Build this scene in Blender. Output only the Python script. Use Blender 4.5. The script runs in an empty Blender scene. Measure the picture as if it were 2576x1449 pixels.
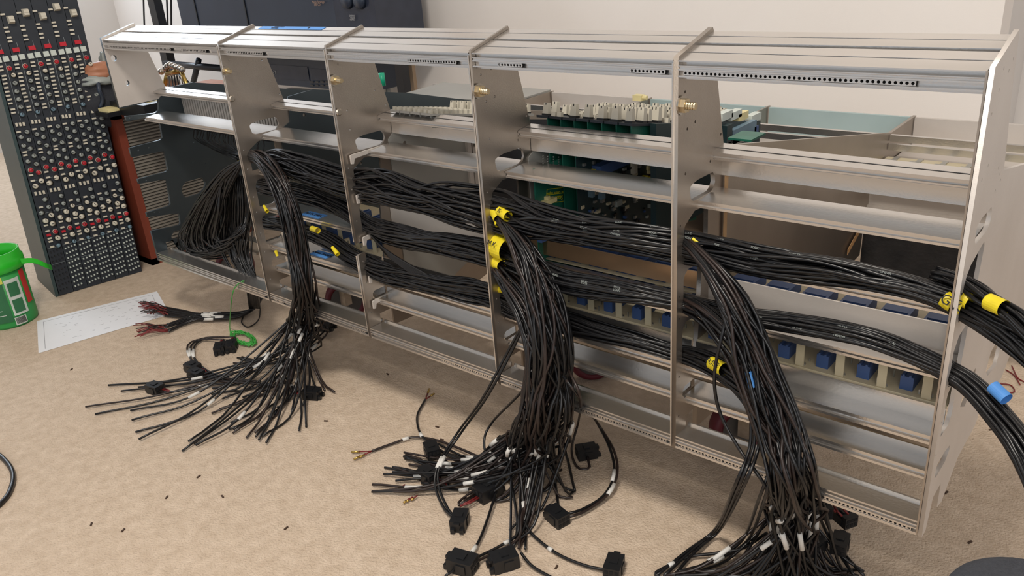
import bpy, bmesh, math, random
from mathutils import Vector, Matrix, noise
random.seed(7)
sc = bpy.context.scene
col = sc.collection
U = .305                      # metres in one scene unit (one bay of the frame)
FL = .5                       # the frame stands this many units above the carpet

# ------------------------------------------------------------------ camera
FPX, YAW, PIT, ROL = 2052.3, .72835, -.4042, .07882
CP = Vector((5.93458, -2.64553, 2.07113))
def rotm(a, b, c):
    Rz = Matrix(((math.cos(a), -math.sin(a), 0), (math.sin(a), math.cos(a), 0), (0, 0, 1)))
    Rx = Matrix(((1, 0, 0), (0, math.cos(b), -math.sin(b)), (0, math.sin(b), math.cos(b))))
    Ry = Matrix(((math.cos(c), 0, math.sin(c)), (0, 1, 0), (-math.sin(c), 0, math.cos(c))))
    return Rz @ Rx @ Ry
RM = rotm(YAW, PIT, ROL)
cam = bpy.data.objects.new('camera', bpy.data.cameras.new('camera'))
col.objects.link(cam)
right, fwd, up = RM.col[0], RM.col[1], RM.col[2]
cm = Matrix((right, up, -fwd)).transposed().to_4x4()
cm.translation = Vector((CP.x * U, CP.y * U, (CP.z + FL) * U))
cam.matrix_world = cm
cam.data.sensor_width = 36
cam.data.lens = FPX / 2576 * 36
cam.data.clip_start = .02
sc.camera = cam

# ------------------------------------------------------------------ light and exposure
sc.view_settings.view_transform = 'Standard'
sc.view_settings.look = 'None'
sc.view_settings.gamma = 1
sc.view_settings.use_curve_mapping = False
sc.view_settings.exposure = 0.35
world = bpy.data.worlds.new('world')
sc.world = world
world.use_nodes = True
world.node_tree.nodes['Background'].inputs[0].default_value = (.86, .92, 1.0, 1)
world.node_tree.nodes['Background'].inputs[1].default_value = .50
def area(name, loc, target, sx, sy, power, color):
    L = bpy.data.lights.new(name, 'AREA')
    L.shape = 'RECTANGLE'; L.size = sx; L.size_y = sy; L.energy = power; L.color = color
    o = bpy.data.objects.new(name, L); col.objects.link(o)
    o.location = loc
    o.rotation_euler = (Vector(target) - Vector(loc)).to_track_quat('-Z', 'Y').to_euler()
    return o
area('window_light', (-2.6, .62, 1.5), (1.0, .2, .4), 2.2, 1.3, 62, (.76, .87, 1.0))
area('ceiling_lamp', (1.35, -.85, 2.25), (1.3, .1, 0), .35, .35, 26, (1.0, .93, .84))
area('room_window', (3.1, -2.2, 1.9), (1.2, .6, .3), 1.8, 1.4, 24, (1.0, .94, .88))

# ------------------------------------------------------------------ helpers
def ray(x, y):
    return RM @ Vector(((x - 1288) / FPX, 1, -(y - 724.5) / FPX))
def onz(x, y, z):
    r = ray(x, y); return CP + r * ((z - CP.z) / r.z)
def ony(x, y, d):
    r = ray(x, y); return CP + r * ((d - CP.y) / r.y)
def onx(x, y, X):
    r = ray(x, y); return CP + r * ((X - CP.x) / r.x)
def Wv(p):
    return Vector((p[0] * U, p[1] * U, (p[2] + FL) * U))
def lin(c):
    return tuple(((v / 255) / 12.92 if v <= 10 else (((v / 255) + .055) / 1.055) ** 2.4) for v in c) + (1,)
MATS = {}
def mat(name, rgb, rough=.6, metal=0.0, rgb2=None, scale=20, amount=.35, bump=0.0, bscale=200, stretch=None, trans=0.0, spec=None, emit=0):
    m = bpy.data.materials.new(name); m.use_nodes = True
    nt = m.node_tree; b = nt.nodes['Principled BSDF']
    b.inputs['Roughness'].default_value = rough
    b.inputs['Metallic'].default_value = metal
    b.inputs['Transmission Weight'].default_value = trans
    if spec is not None: b.inputs['Specular IOR Level'].default_value = spec
    tc = nt.nodes.new('ShaderNodeTexCoord'); mp = nt.nodes.new('ShaderNodeMapping')
    nt.links.new(tc.outputs['Object'], mp.inputs[0])
    if stretch: mp.inputs['Scale'].default_value = stretch
    n = nt.nodes.new('ShaderNodeTexNoise'); n.inputs['Scale'].default_value = scale; n.inputs['Detail'].default_value = 6
    nt.links.new(mp.outputs[0], n.inputs['Vector'])
    cr = nt.nodes.new('ShaderNodeValToRGB')
    cr.color_ramp.elements[0].position = .5 - amount / 2; cr.color_ramp.elements[1].position = .5 + amount / 2
    c2 = rgb2 or tuple(v * .9 for v in rgb)
    cr.color_ramp.elements[0].color = lin(c2); cr.color_ramp.elements[1].color = lin(rgb)
    nt.links.new(n.outputs['Fac'], cr.inputs[0]); nt.links.new(cr.outputs[0], b.inputs['Base Color'])
    if bump:
        n2 = nt.nodes.new('ShaderNodeTexNoise'); n2.inputs['Scale'].default_value = bscale; n2.inputs['Detail'].default_value = 4
        nt.links.new(tc.outputs['Object'], n2.inputs['Vector'])
        bp = nt.nodes.new('ShaderNodeBump'); bp.inputs['Strength'].default_value = bump; bp.inputs['Distance'].default_value = .004
        nt.links.new(n2.outputs['Fac'], bp.inputs['Height']); nt.links.new(bp.outputs[0], b.inputs['Normal'])
    MATS[name] = m
    return m
M = MATS
mat('carpet', (210, 191, 170), .95, 0, (184, 164, 142), 60, .6, .8, 300)
mat('wall_paint', (240, 234, 228), .8, 0, (236, 229, 222), 3, .5, .05, 300)
mat('wall_paint_grey', (222, 218, 214), .8, 0, (216, 212, 208), 3, .5)
mat('wood_trim', (215, 190, 160), .5, 0, (190, 160, 130), 10, .5, stretch=(1, 1, .1))
mat('rail_alu', (226, 223, 220), .24, .92, (192, 188, 182), 30, .8, .04, 300, stretch=(.06, 1, 1))
mat('rail_shadow', (120, 108, 98), .5, .5)
mat('plate_alu', (190, 182, 173), .37, .92, (150, 140, 130), 7, .9, .06, 500)
mat('end_alu', (218, 212, 206), .5, .4, (190, 182, 174), 6, .9, .05, 400)
mat('copper_alu', (196, 166, 134), .32, .85, (160, 130, 102), 6, .8)
mat('green_grey', (98, 108, 112), .33, .8, (70, 80, 88), 4, .7)
mat('grey_paint', (168, 166, 160), .55, .1, (150, 148, 142), 5, .6)
mat('blue_green_paint', (172, 190, 190), .5, .2, (154, 174, 174), 8, .6)
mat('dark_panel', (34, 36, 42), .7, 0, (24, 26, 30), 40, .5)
mat('foam', (38, 36, 36), .95, 0, (20, 20, 22), 30, .4, .8, 90)
mat('cable', (19, 19, 21), .34, 0, (13, 13, 15), 30, .5)
mat('cable_brown', (44, 32, 28), .42, 0, (30, 22, 20), 30, .5)
mat('red_wire', (120, 34, 34), .5); mat('black_plastic', (24, 25, 28), .42, 0, (17, 18, 20), 40, .5)
mat('blue_plastic', (60, 86, 134), .5, 0, (48, 72, 116), 30, .5)
mat('yellow_sleeve', (232, 212, 40), .45, 0, (206, 186, 30), 60, .5)
mat('white_sleeve', (222, 220, 214), .5); mat('blue_tape', (84, 146, 214), .6, 0, (70, 132, 204), 40, .5)
mat('ink', (20, 20, 24), .7); mat('red_ink', (150, 60, 50), .7)
mat('pcb_green', (34, 106, 86), .4, 0, (22, 80, 68), 25, .5); mat('pcb_beige', (200, 190, 164), .55, 0, (176, 164, 132), 12, .7)
mat('pcb_dark', (30, 50, 54), .45); mat('gold', (190, 160, 90), .3, .9); mat('solder', (190, 190, 185), .35, .8)
mat('silk_yellow', (196, 196, 40), .6); mat('steel', (200, 196, 190), .28, .95, (150, 140, 124), 60, .6)
mat('zinc_bolt', (214, 200, 170), .34, .9, (180, 160, 126), 60, .6)
mat('knob_ivory', (206, 200, 184), .5, 0, (192, 186, 170), 40, .5); mat('knob_grey', (150, 156, 152), .45); mat('knob_blue', (104, 130, 146), .45)
mat('knob_red', (190, 30, 46), .45); mat('button_red', (196, 26, 44), .45); mat('desk_panel', (34, 40, 48), .5, 0, (27, 32, 40), 30, .5)
mat('desk_side', (74, 90, 90), .4, .6, (52, 66, 68), 6, .7); mat('print', (150, 158, 160), .6)
mat('green_plastic', (40, 190, 40), .35, 0, (34, 172, 36), 8, .5); mat('green_label', (60, 160, 70), .5, 0, (30, 140, 80), 9, .6)
mat('label_white', (206, 214, 206), .5); mat('label_red', (190, 44, 40), .5); mat('label_green', (44, 110, 70), .5); mat('label_yellow', (214, 214, 90), .5)
mat('paper', (228, 230, 234), .8, 0, (222, 224, 228), 4, .5); mat('paper_ink', (150, 152, 158), .8)
mat('green_wire', (66, 170, 70), .45); mat('wood_red', (134, 62, 42), .5, 0, (104, 46, 32), 20, .6, stretch=(1, 1, .15)); mat('wood_top', (178, 122, 92), .45, 0, (156, 104, 78), 12, .6)
mat('ribbed', (140, 134, 124), .6, .1, (116, 110, 102), 10, .6); mat('tyre', (104, 32, 44), .5); mat('hub', (92, 88, 84), .6, .2)
mat('device', (48, 58, 74), .3, 0, (40, 48, 62), 6, .5); mat('device_glass', (50, 56, 70), .12); mat('stand_black', (26, 28, 34), .35)  # device: black lifted to blue, haze and window reflection put into the colour
mat('print_grey', (170, 170, 170), .6); mat('print_tan', (160, 130, 110), .6); mat('glass_shelf', (150, 176, 190), .15, 0, trans=.3)
mat('fabric_grey', (56, 58, 64), .95, 0, (42, 44, 50), 300, .6, .5, 900); mat('orange_tape', (190, 150, 105), .6)
mat('patch_grey', (196, 194, 190), .5, .0, (140, 138, 136), 80, .5); mat('skin_brass', (170, 120, 90), .35, .5); mat('amber', (230, 216, 160), .5)
mat('bright_green', (20, 170, 130), .4); mat('debris', (70, 50, 36), .8); mat('dark_hole', (14, 12, 12), .9)

WL = {}
def link(o, parent=None, loc=Vector((0, 0, 0)), rot=None):
    col.objects.link(o)
    WL[o.name] = loc.copy()
    if parent is not None:
        o.parent = parent; o.location = loc - WL[parent.name]
    else:
        o.location = loc
    if rot is not None: o.rotation_euler = rot.to_euler() if isinstance(rot, Matrix) else rot
    return o
def thing(name, label, cat, p, group=None):
    o = bpy.data.objects.new(name, None); o.empty_display_size = .02
    link(o, None, Wv(p)); o['label'] = label; o['category'] = cat
    if group: o['group'] = group
    return o
def tag(o, label, cat, group=None):
    o['label'] = label; o['category'] = cat
    if group: o['group'] = group
    return o
def mesh(name, vs, fs, m, smooth=False, mats=None, mi=None):
    me = bpy.data.meshes.new(name); me.from_pydata([tuple(v) for v in vs], [], fs)
    for x in (mats or [m]): me.materials.append(M[x] if isinstance(x, str) else x)
    if mi: me.polygons.foreach_set('material_index', mi)
    if smooth: me.polygons.foreach_set('use_smooth', [True] * len(me.polygons))
    me.update(); return me
def put(name, me, parent=None, loc=Vector((0, 0, 0)), rot=None, label=None):
    o = bpy.data.objects.new(name, me); link(o, parent, loc, rot)
    if label: o['label'] = label
    return o
class MB:
    def __init__(s): s.v = []; s.f = []; s.mi = []
    def add(s, vs, fs, mi=0):
        k = len(s.v); s.v += [Vector(v) for v in vs]; s.f += [tuple(i + k for i in f) for f in fs]; s.mi += [mi] * len(fs)
    def box(s, a, b, mi=0, rot=None, piv=None):
        x0, y0, z0 = a; x1, y1, z1 = b
        vs = [Vector(p) for p in ((x0, y0, z0), (x1, y0, z0), (x1, y1, z0), (x0, y1, z0), (x0, y0, z1), (x1, y0, z1), (x1, y1, z1), (x0, y1, z1))]
        if rot is not None:
            c = Vector(piv) if piv is not None else sum(vs, Vector()) / 8
            vs = [c + rot @ (v - c) for v in vs]
        s.add(vs, [(0, 3, 2, 1), (4, 5, 6, 7), (0, 1, 5, 4), (1, 2, 6, 5), (2, 3, 7, 6), (3, 0, 4, 7)], mi)
    def tube(s, pts, r, n=6, mi=0, caps=True):
        vs, fs = tube(pts, r, n, caps); s.add(vs, fs, mi)
    def extr(s, prof, x0, x1, mi=0, axis=0):
        n = len(prof)
        vs = [(x0, p[0], p[1]) for p in prof] + [(x1, p[0], p[1]) for p in prof]
        fs = [(i, (i + 1) % n, n + (i + 1) % n, n + i) for i in range(n)] + [tuple(range(n))[::-1], tuple(range(n, 2 * n))]
        s.add(vs, fs, mi)
    def build(s, name, mats, parent=None, w=True, smooth=False, label=None, origin=None):
        """w: vertices are scene units (X, depth, height)"""
        vs = [Wv(v) for v in s.v] if w else s.v
        if origin is None:
            mn = Vector([min(v[i] for v in vs) for i in range(3)]); mx = Vector([max(v[i] for v in vs) for i in range(3)])
            origin = (mn + mx) / 2; origin.z = mn.z
        mats = [mats] if isinstance(mats, str) else mats
        me = mesh(name, [v - origin for v in vs], s.f, None, smooth, mats, s.mi)
        bm = bmesh.new(); bm.from_mesh(me); bmesh.ops.recalc_face_normals(bm, faces=bm.faces); bm.to_mesh(me); bm.free()
        return put(name, me, parent, origin, None, label)
def tube(pts, r, n=6, caps=True):
    pts = [Vector(p) for p in pts]
    rs = r if isinstance(r, (list, tuple)) else [r] * len(pts)
    vs, fs = [], []
    t0 = (pts[1] - pts[0]).normalized()
    nrm = t0.orthogonal().normalized()
    for i, p in enumerate(pts):
        t = (pts[min(i + 1, len(pts) - 1)] - pts[max(i - 1, 0)])
        t = t.normalized() if t.length > 1e-9 else t0
        nrm = (nrm - t * nrm.dot(t))
        nrm = nrm.normalized() if nrm.length > 1e-6 else t.orthogonal().normalized()
        b = t.cross(nrm)
        for k in range(n):
            a = 2 * math.pi * k / n
            vs.append(p + (nrm * math.cos(a) + b * math.sin(a)) * rs[i])
    for i in range(len(pts) - 1):
        for k in range(n):
            fs.append((i * n + k, i * n + (k + 1) % n, (i + 1) * n + (k + 1) % n, (i + 1) * n + k))
    if caps:
        fs.append(tuple(range(n))[::-1]); fs.append(tuple(range((len(pts) - 1) * n, len(pts) * n)))
    return vs, fs
def catmull(P, m):
    P = [Vector(p) for p in P]
    if len(P) == 2: return [P[0].lerp(P[1], i / (m - 1)) for i in range(m)]
    Q = [P[0] * 2 - P[1]] + P + [P[-1] * 2 - P[-2]]
    L = [0]
    for i in range(len(P) - 1): L.append(L[-1] + (P[i + 1] - P[i]).length)
    out = []
    for j in range(m):
        s = L[-1] * j / (m - 1)
        i = 0
        while i < len(P) - 2 and s > L[i + 1]: i += 1
        t = (s - L[i]) / max(L[i + 1] - L[i], 1e-9)
        a, b, c, d = Q[i], Q[i + 1], Q[i + 2], Q[i + 3]
        out.append(.5 * ((2 * b) + (c - a) * t + (2 * a - 5 * b + 4 * c - d) * t * t + (3 * b - a - 3 * c + d) * t ** 3))
    return out
def circle(cx, cy, r, n=10):
    return [(cx + r * math.cos(2 * math.pi * i / n), cy + r * math.sin(2 * math.pi * i / n)) for i in range(n)]
def poly_mesh(name, outer, holes, thick, m):
    """flat plate with real holes: outline and holes as 2-D curves, filled and extruded"""
    cu = bpy.data.curves.new('outline', 'CURVE'); cu.dimensions = '2D'; cu.fill_mode = 'BOTH'; cu.extrude = thick / 2
    for loop in [outer] + holes:
        s = cu.splines.new('POLY'); s.points.add(len(loop) - 1); s.use_cyclic_u = True
        for i, p in enumerate(loop): s.points[i].co = (p[0] * U, p[1] * U, 0, 1)
    o = bpy.data.objects.new('outline', cu)
    col.objects.link(o)
    dg = bpy.context.evaluated_depsgraph_get()
    me = bpy.data.meshes.new_from_object(o.evaluated_get(dg))
    bpy.data.objects.remove(o); bpy.data.curves.remove(cu)
    me.name = name; me.materials.clear(); me.materials.append(M[m])
    return me
ROTX = Matrix(((0, 0, 1), (1, 0, 0), (0, 1, 0)))       # plate drawn in (depth, height), normal along X
ROTF = Matrix(((1, 0, 0), (0, 0, -1), (0, 1, 0)))      # drawn in (X, height), facing the front
def plate(name, X, outer, holes, thick, m, parent, label=None):
    me = poly_mesh(name, outer, holes, thick, m)
    return put(name, me, parent, Wv((X, 0, 0)), ROTX, label)
def text(name, body, p, size, rot, m, parent=None, w=True, ext=.0002, label=None):
    cu = bpy.data.curves.new(name, 'FONT'); cu.body = body; cu.size = size; cu.extrude = ext; cu.align_x = 'CENTER'; cu.align_y = 'CENTER'
    cu.materials.append(M[m])
    o = bpy.data.objects.new(name, cu)
    col.objects.link(o)
    me = bpy.data.meshes.new_from_object(o.evaluated_get(bpy.context.evaluated_depsgraph_get()))
    bpy.data.objects.remove(o); bpy.data.curves.remove(cu)
    o = bpy.data.objects.new(name, me)
    link(o, parent, Wv(p) if w else p, rot)
    if label: o['label'] = label
    return o
def frame_rot(xdir, nrm):
    x = Vector(xdir).normalized(); n = Vector(nrm).normalized(); n = (n - x * n.dot(x)).normalized(); y = n.cross(x)
    return Matrix((x, y, n)).transposed()

# ------------------------------------------------------------------ room
def room_box(name, a, b, m):
    k = MB(); k.box(a, b); o = k.build(name, m); o['kind'] = 'structure'; return o
WD = 4.25
room_box('floor', (-9, -9, -FL - .15), (14, 12, -FL), 'carpet')
room_box('wall_back', (-9, WD, -FL), (4.66, WD + .3, 7), 'wall_paint')
room_box('wall_right_back', (4.66, WD + 1.1, -FL), (14, WD + 1.4, 7), 'wall_paint_grey')
room_box('wall_return', (4.56, WD + .3, -FL), (4.66, WD + 1.1, 7), 'wall_paint_grey')
room_box('wall_left', (-9, -9, -FL), (-8.8, WD, 7), 'wall_paint_grey')
room_box('ceiling', (-9, -9, 7.5), (14, 12, 7.7), 'wall_paint')
a = ony(1003, 0, WD); b = ony(1020, 0, WD)
k = MB(); k.box((a.x - .02, WD - .05, -FL), (a.x + .045, WD, 7)); k.box((a.x + .05, WD - .035, -FL), (a.x + .085, WD, 7)); k.box((a.x + .09, WD - .05, -FL), (b.x + .03, WD, 7))
o = k.build('trim_1', 'wood_trim'); o['kind'] = 'structure'

# ------------------------------------------------------------------ the bare console frame
XS = [-.05, 1.436, 2.436, 3.436, 4.436, 5.436]
cf = thing('console_frame', 'long bare aluminium mixing console frame standing on castors across the room', 'console frame', (2.7, 1.2, -FL))
def arc(cx, cy, r, a0, a1, n=5):
    return [(cx + r * math.cos(math.radians(a0 + (a1 - a0) * i / (n - 1))), cy + r * math.sin(math.radians(a0 + (a1 - a0) * i / (n - 1)))) for i in range(n)]
H1 = [(.096, 1.125), (.105, 1.085), (.125, 1.072), (.27, 1.072), (.295, 1.085), (.306, 1.105), (.302, 1.13), (.283, 1.15), (.16, 1.151), (.12, 1.145), (.10, 1.138)]
H2 = [(.055, .86), (.055, .975), (.062, .99), (.09, 1.005), (.137, 1.03), (.25, 1.022), (.252, .87), (.235, .858)]
H3 = [(.055, .625), (.055, .76), (.065, .782), (.09, .797), (.17, .792), (.205, .765), (.2, .64), (.15, .622)]
H4 = [(.05, .39), (.05, .535), (.06, .555), (.085, .567), (.165, .556), (.19, .535), (.18, .41), (.15, .385)]
H6 = [(.06, .25), (.075, .262), (.16, .262), (.235, .25), (.247, .227), (.2, .2), (.075, .203), (.057, .225)]
top_out = [(0, 1.642), (.256, 1.712), (.27, 1.69), (.304, 1.512), (.374, 1.235)]
deck_out = [(.6, 1.195), (2.64, .80), (3.15, .805), (3.15, .62), (2.36, .50), (2.28, .33), (2.26, .12), (1.15, .05), (.96, .01), (.36, -.01), (.187, 0), (.187, .11), (.088, .11), (.088, 0)]
base_out = [(0, -.012)] + top_out + deck_out
base_out.append((.08, -.012))
def screws(lst, r=.006): return [circle(a, b, r, 8) for a, b in lst]
SC = {1: [(.05, 1.53), (.27, 1.5), (.35, 1.28)], 2: [(.06, 1.54), (.28, 1.37), (.345, 1.28), (.075, 1.30), (.075, 1.2)],
      3: [(.05, 1.53), (.12, 1.545), (.27, 1.54), (.345, 1.29), (.07, 1.41), (.13, 1.42), (.07, 1.24), (.27, 1.19)],
      4: [(.05, 1.51), (.26, 1.53), (.345, 1.29), (.07, 1.37), (.13, 1.385), (.06, 1.2), (.26, 1.2)],
      5: [(.05, 1.5), (.12, 1.62), (.2, 1.6), (.24, 1.63), (.1, 1.56), (.06, 1.3), (.12, 1.33), (.29, 1.28), (.33, 1.25), (.36, 1.22), (.3, 1.2)]}
strip_screws = [(.025, z) for z in (1.0, .88, .70, .60, .46, .33, .14)]
for i in (1, 2, 3, 4):
    outer = list(base_out)
    holes = [H1, H2, H3, H4, H6]
    if i == 2:
        n4 = [(0, .507), (.05, .507)] + [H4[1][:1] + (.39,)] + [H4[7], H4[6], H4[5], H4[4], H4[3]] + [(.05, .575), (0, .575)]
        outer = [(0, -.012)] + n4 + top_out + deck_out + [(.08, -.012)]
        holes = [H1, H2, H3, H6]
    holes = holes + screws(SC[i]) + screws(strip_screws, .005)
    m = 'plate_alu'
    plate('rib_plate', XS[i] + .004, outer, holes, .012 * U if i != 4 else .020 * U, m, cf)
    # thin doubled front edge
    k = MB()
    for z0, z1 in ([(.0, 1.62)] if i != 2 else [(.0, .50), (.582, 1.62)]):
        k.box((XS[i] - .010, -.005, z0), (XS[i] - .004, .004, z1))
    k.build('edge_strip', 'rail_alu', cf)
# left end plate: front strip removed, five open notches
n = [(0, -.012), (0, .23), (.22, .205), (.238, .215), (.25, .285), (.24, .30), (0, .34), (0, .375), (.18, .375), (.2, .39), (.215, .58), (0, .6), (0, .635), (.225, .635), (.245, .65), (.25, .79), (0, .80),
     (0, .87), (.24, .875), (.262, .89), (.27, .975), (.26, 1.05), (.03, 1.06), (.03, 1.095), (.25, 1.075), (.283, 1.09), (.29, 1.11), (.30, 1.165), (.03, 1.155), (0, 1.16)]
slots = [[(.33, .40), (.45, .40), (.5, .43), (.52, .47), (.5, .52), (.36, .52), (.32, .49), (.31, .44)], [(.15, .10), (.36, .08), (.40, .12), (.38, .17), (.17, .17), (.14, .14)]]
plate('end_plate', XS[0], n + top_out + [(.6, 1.24), (2.3, .84), (2.64, .77), (3.15, .77)] + deck_out[3:], slots + screws([(.06, .84), (.14, .84), (.06, .61), (.06, .36), (.1, .35), (.06, 1.08), (.5, .8), (.55, .62), (.45, .65), (.6, .5), (.4, 1.0)], .006) + [circle(.05, 1.50, .022, 14), circle(.10, 1.32, .018, 14)], .022 * U, 'green_grey', cf, 'reflective green-grey end plate')
# bright upper cheek on the left end
plate('cheek_plate', XS[0] + .016, [(0, 1.165), (0, 1.642), (.256, 1.712), (.304, 1.512), (.374, 1.24), (.30, 1.17)], [circle(.05, 1.50, .022, 14), circle(.10, 1.32, .018, 14)], .006 * U, 'end_alu', cf, 'bright satin upper cheek')
# green-grey inner lining on the bay-1/2 divider
plate('lining_and_shade', XS[1] + .014, [(.30, .02), (.30, 1.06), (.385, 1.10), (.40, 1.255), (.6, 1.265), (1.4, 1.10), (2.3, .86), (2.64, .79), (2.64, .45), (1.99, .25), (1.15, .12), (.96, .03)], screws([(.5, 1.12), (.9, .7)], .012), .006 * U, 'green_grey', cf, 'green-grey lining of the divider')
# right end plate
Rout = [(0, -.012)] + top_out[:4] + [(.36, 1.36), (.39, 1.246), (.85, 1.158), (2.5, .84), (3.15, .84), (3.15, .6), (1.9, .42), (1.42, .24), (1.33, .135), (1.2, .07), (1.06, .10), (.80, .155), (.72, .08), (.44, .075), (.26, -.02), (.187, .0), (.187, .11), (.088, .11), (.05, -.012)]
Rh = [H1, [(.045, .83), (.045, .955), (.06, .985), (.10, 1.01), (.255, 1.04), (.27, 1.02), (.25, .86), (.2, .80)], [(.045, .59), (.045, .72), (.09, .76), (.2, .765), (.215, .74), (.2, .60), (.12, .56)], H4, H6,
      [(.78, .39), (.95, .40), (1.02, .33), (.97, .24), (.80, .27), (.74, .32)], [(.33, .45), (.5, .45), (.52, .36), (.4, .33), (.32, .37)]]
plate('end_plate', XS[5] + .004, Rout, Rh + screws(SC[5], .006) + screws(strip_screws, .005), .014 * U, 'end_alu', cf, 'pale satin end plate with cut-outs')
k = MB(); k.box((XS[5] - .010, -.004, 0), (XS[5] - .004, .012, 1.63)); k.build('edge_strip', 'plate_alu', cf)

def span(i): return XS[i] + .012, XS[i + 1] - .008
Kz = .262
def zt(d): return 1.630 + Kz * d
beamA = [(0, zt(0)), (.066, zt(.066)), (.066, zt(.066) - .012), (.073, zt(.073) - .012), (.073, zt(.073)), (.131, zt(.131)), (.131, 1.56), (.03, 1.56), (.03, 1.571), (0, 1.571), (0, 1.577), (.022, 1.578), (.022, 1.594), (0, 1.595), (0, 1.600), (.006, 1.601), (.006, 1.607), (0, 1.609), (0, 1.612), (.03, 1.613), (.03, 1.6245), (0, 1.6255)]
beamB = [(.154, zt(.154)), (.210, zt(.21)), (.210, zt(.21) - .012), (.216, zt(.216) - .012), (.216, zt(.216)), (.258, zt(.258)), (.266, 1.66), (.256, 1.58), (.154, 1.56)]
railB_plain = [(.272, 1.230), (.316, 1.238), (.316, 1.227), (.324, 1.229), (.324, 1.240), (.373, 1.247), (.373, 1.205), (.288, 1.200), (.274, 1.204), (.274, 1.210), (.29, 1.211), (.29, 1.220), (.272, 1.221)]
railB = [(.272, 1.234), (.316, 1.240), (.316, 1.229), (.324, 1.231), (.324, 1.242), (.373, 1.248), (.373, 1.118), (.362, 1.118), (.362, 1.205), (.288, 1.200), (.274, 1.206), (.274, 1.212), (.286, 1.213), (.286, 1.222), (.272, 1.223)]
def lipped(dl, z, db, web=0.0, wt=.008, lh=.036):
    p = [(dl, z), (dl, z - .009), (dl + .010, z - .010), (dl + .010, z - lh + .012), (dl, z - lh + .010), (dl, z - lh), (dl + .022, z - lh), (dl + .022, z - .014), (db + wt, z - .014)]
    if web: p += [(db + wt, z + web), (db, z + web)]
    p += [(db, z)]
    return p
def lipped_low(dl, z, db, web): return lipped(dl, z, db, web)
railC = [(.158, 1.066), (.158, 1.058), (.168, 1.057), (.168, 1.046), (.160, 1.045), (.160, 1.036), (.182, 1.036), (.182, 1.052), (.335, 1.056), (.335, 1.074)]
railD = lipped(.095, .852, .15, .0, lh=.028)
railE = lipped(.10, .606, .26, .0, lh=.026)
railF = lipped(.07, .368, .170, .066)
railG = lipped(.08, .214, .165, .04)
railH = [(0, .052), (0, .045), (.012, .044), (.012, .036), (0, .035), (0, .030), (.008, .029), (.008, .021), (0, .020), (0, .015), (.016, .014), (.016, .002), (0, .001), (0, -.010), (.12, -.010), (.12, .060), (.112, .060), (.112, .050)]
for i in range(5):
    x0, x1 = span(i)
    rl = [('top_beam', beamA, 'rail_alu'), ('top_beam', beamB, 'rail_alu'), ('cross_rail', railB if i > 1 else railB_plain, 'rail_alu'), ('cross_rail', railC, 'rail_alu'), ('bottom_rail', railH, 'rail_alu')]
    if i > 0: rl += [('cross_rail', railD, 'rail_alu'), ('cross_rail', railE, 'rail_alu'), ('cross_rail', railF, 'rail_alu'), ('cross_rail', railG, 'rail_alu')]
    for nm, pr, m in rl:
        k = MB(); k.extr(pr, x0, x1)
        o = k.build(nm, m, cf, origin=Wv(((x0 + x1) / 2, pr[0][0], pr[0][1])))
    if i in (2, 3, 4):
        zt0, zb0 = {2: (.712, .60), 3: (.708, .630), 4: (.708, .50)}[i]
        k = MB(); k.extr([(.27, zt0), (.278, zt0), (.278, zb0), (.27, zb0)], x0, x1)
        k.build('web_panel', 'copper_alu' if i == 3 else 'end_alu', cf)
# perforated strips held in the rails
def hole_strip(X0, X1, d, z, h, pitch=.0165, r=.0052, square=False):
    n = max(2, int((X1 - X0) / pitch)); X1 = X0 + n * pitch
    hs = []
    for i in range(n):
        c = X0 + (i + .5) * pitch
        hs.append([(c - r, z - r * .8), (c + r, z - r * .8), (c + r, z + r * .8), (c - r, z + r * .8)] if square else circle(c, z, r, 8))
    me = poly_mesh('hole_strip', [(X0, z - h / 2), (X1, z - h / 2), (X1, z + h / 2), (X0, z + h / 2)], hs, .004 * U, 'rail_alu')
    put('hole_strip', me, cf, Wv((0, d, 0)), ROTF)
    k = MB(); k.box((X0, d + .008, z - h / 2), (X1, d + .012, z + h / 2)); k.build('hole_shade_sheet', 'dark_hole', cf)  # dark sheet behind the holes, painted in as their shade
def xat(px, py, d=0): return ony(px, py, d).x
for a, b, s in ((275, 430, 0), (455, 518, 0), (568, 660, 1), (1022, 1145, 2), (1250, 1317, 3), (1583, 1672, 3), (1718, 2305, 4)):
    ya = 100 + .0367 * (a - 255) + 22
    hole_strip(xat(a, ya), xat(b, ya + (b - a) * .0367), .006, 1.586, .0155)
for a, b in ((590, 668), (694, 716), (884, 924), (1112, 1240), (1276, 1678), (1706, 2296)):
    ya = 655 + .357 * (a - 392) + 6
    hole_strip(xat(a, ya), xat(b, ya + (b - a) * .357), .004, .008, .0115, .0155, .0042, True)
# bolts through the ribs, screws
def hex_bolt(p, s=1.0, big=True):
    k = MB()
    r = .026 * s
    pr = [(p[0], p[1] + r * math.cos(math.pi / 3 * i), p[2] + r * math.sin(math.pi / 3 * i)) for i in range(6)]
    vs = pr + [(x + .02 * s, y, z) for x, y, z in pr]
    k.add(vs, [(0, 1, 2, 3, 4, 5), (6, 11, 10, 9, 8, 7)] + [(i, (i + 1) % 6, 6 + (i + 1) % 6, 6 + i) for i in range(6)])
    o = k.build('hex_nut', 'zinc_bolt', cf)
    k = MB(); k.tube([(p[0] - .005, p[1], p[2]), (p[0] + .002, p[1], p[2])], .034 * s, 14); k.build('washer', 'steel', cf)
    k = MB(); k.tube([Vector((p[0] + .02 * s + .005 * j, p[1], p[2])) for j in range(8)], [(.0125 if j % 2 else .0145) * s for j in range(8)], 10); k.build('bolt_end', 'zinc_bolt', cf)
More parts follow.
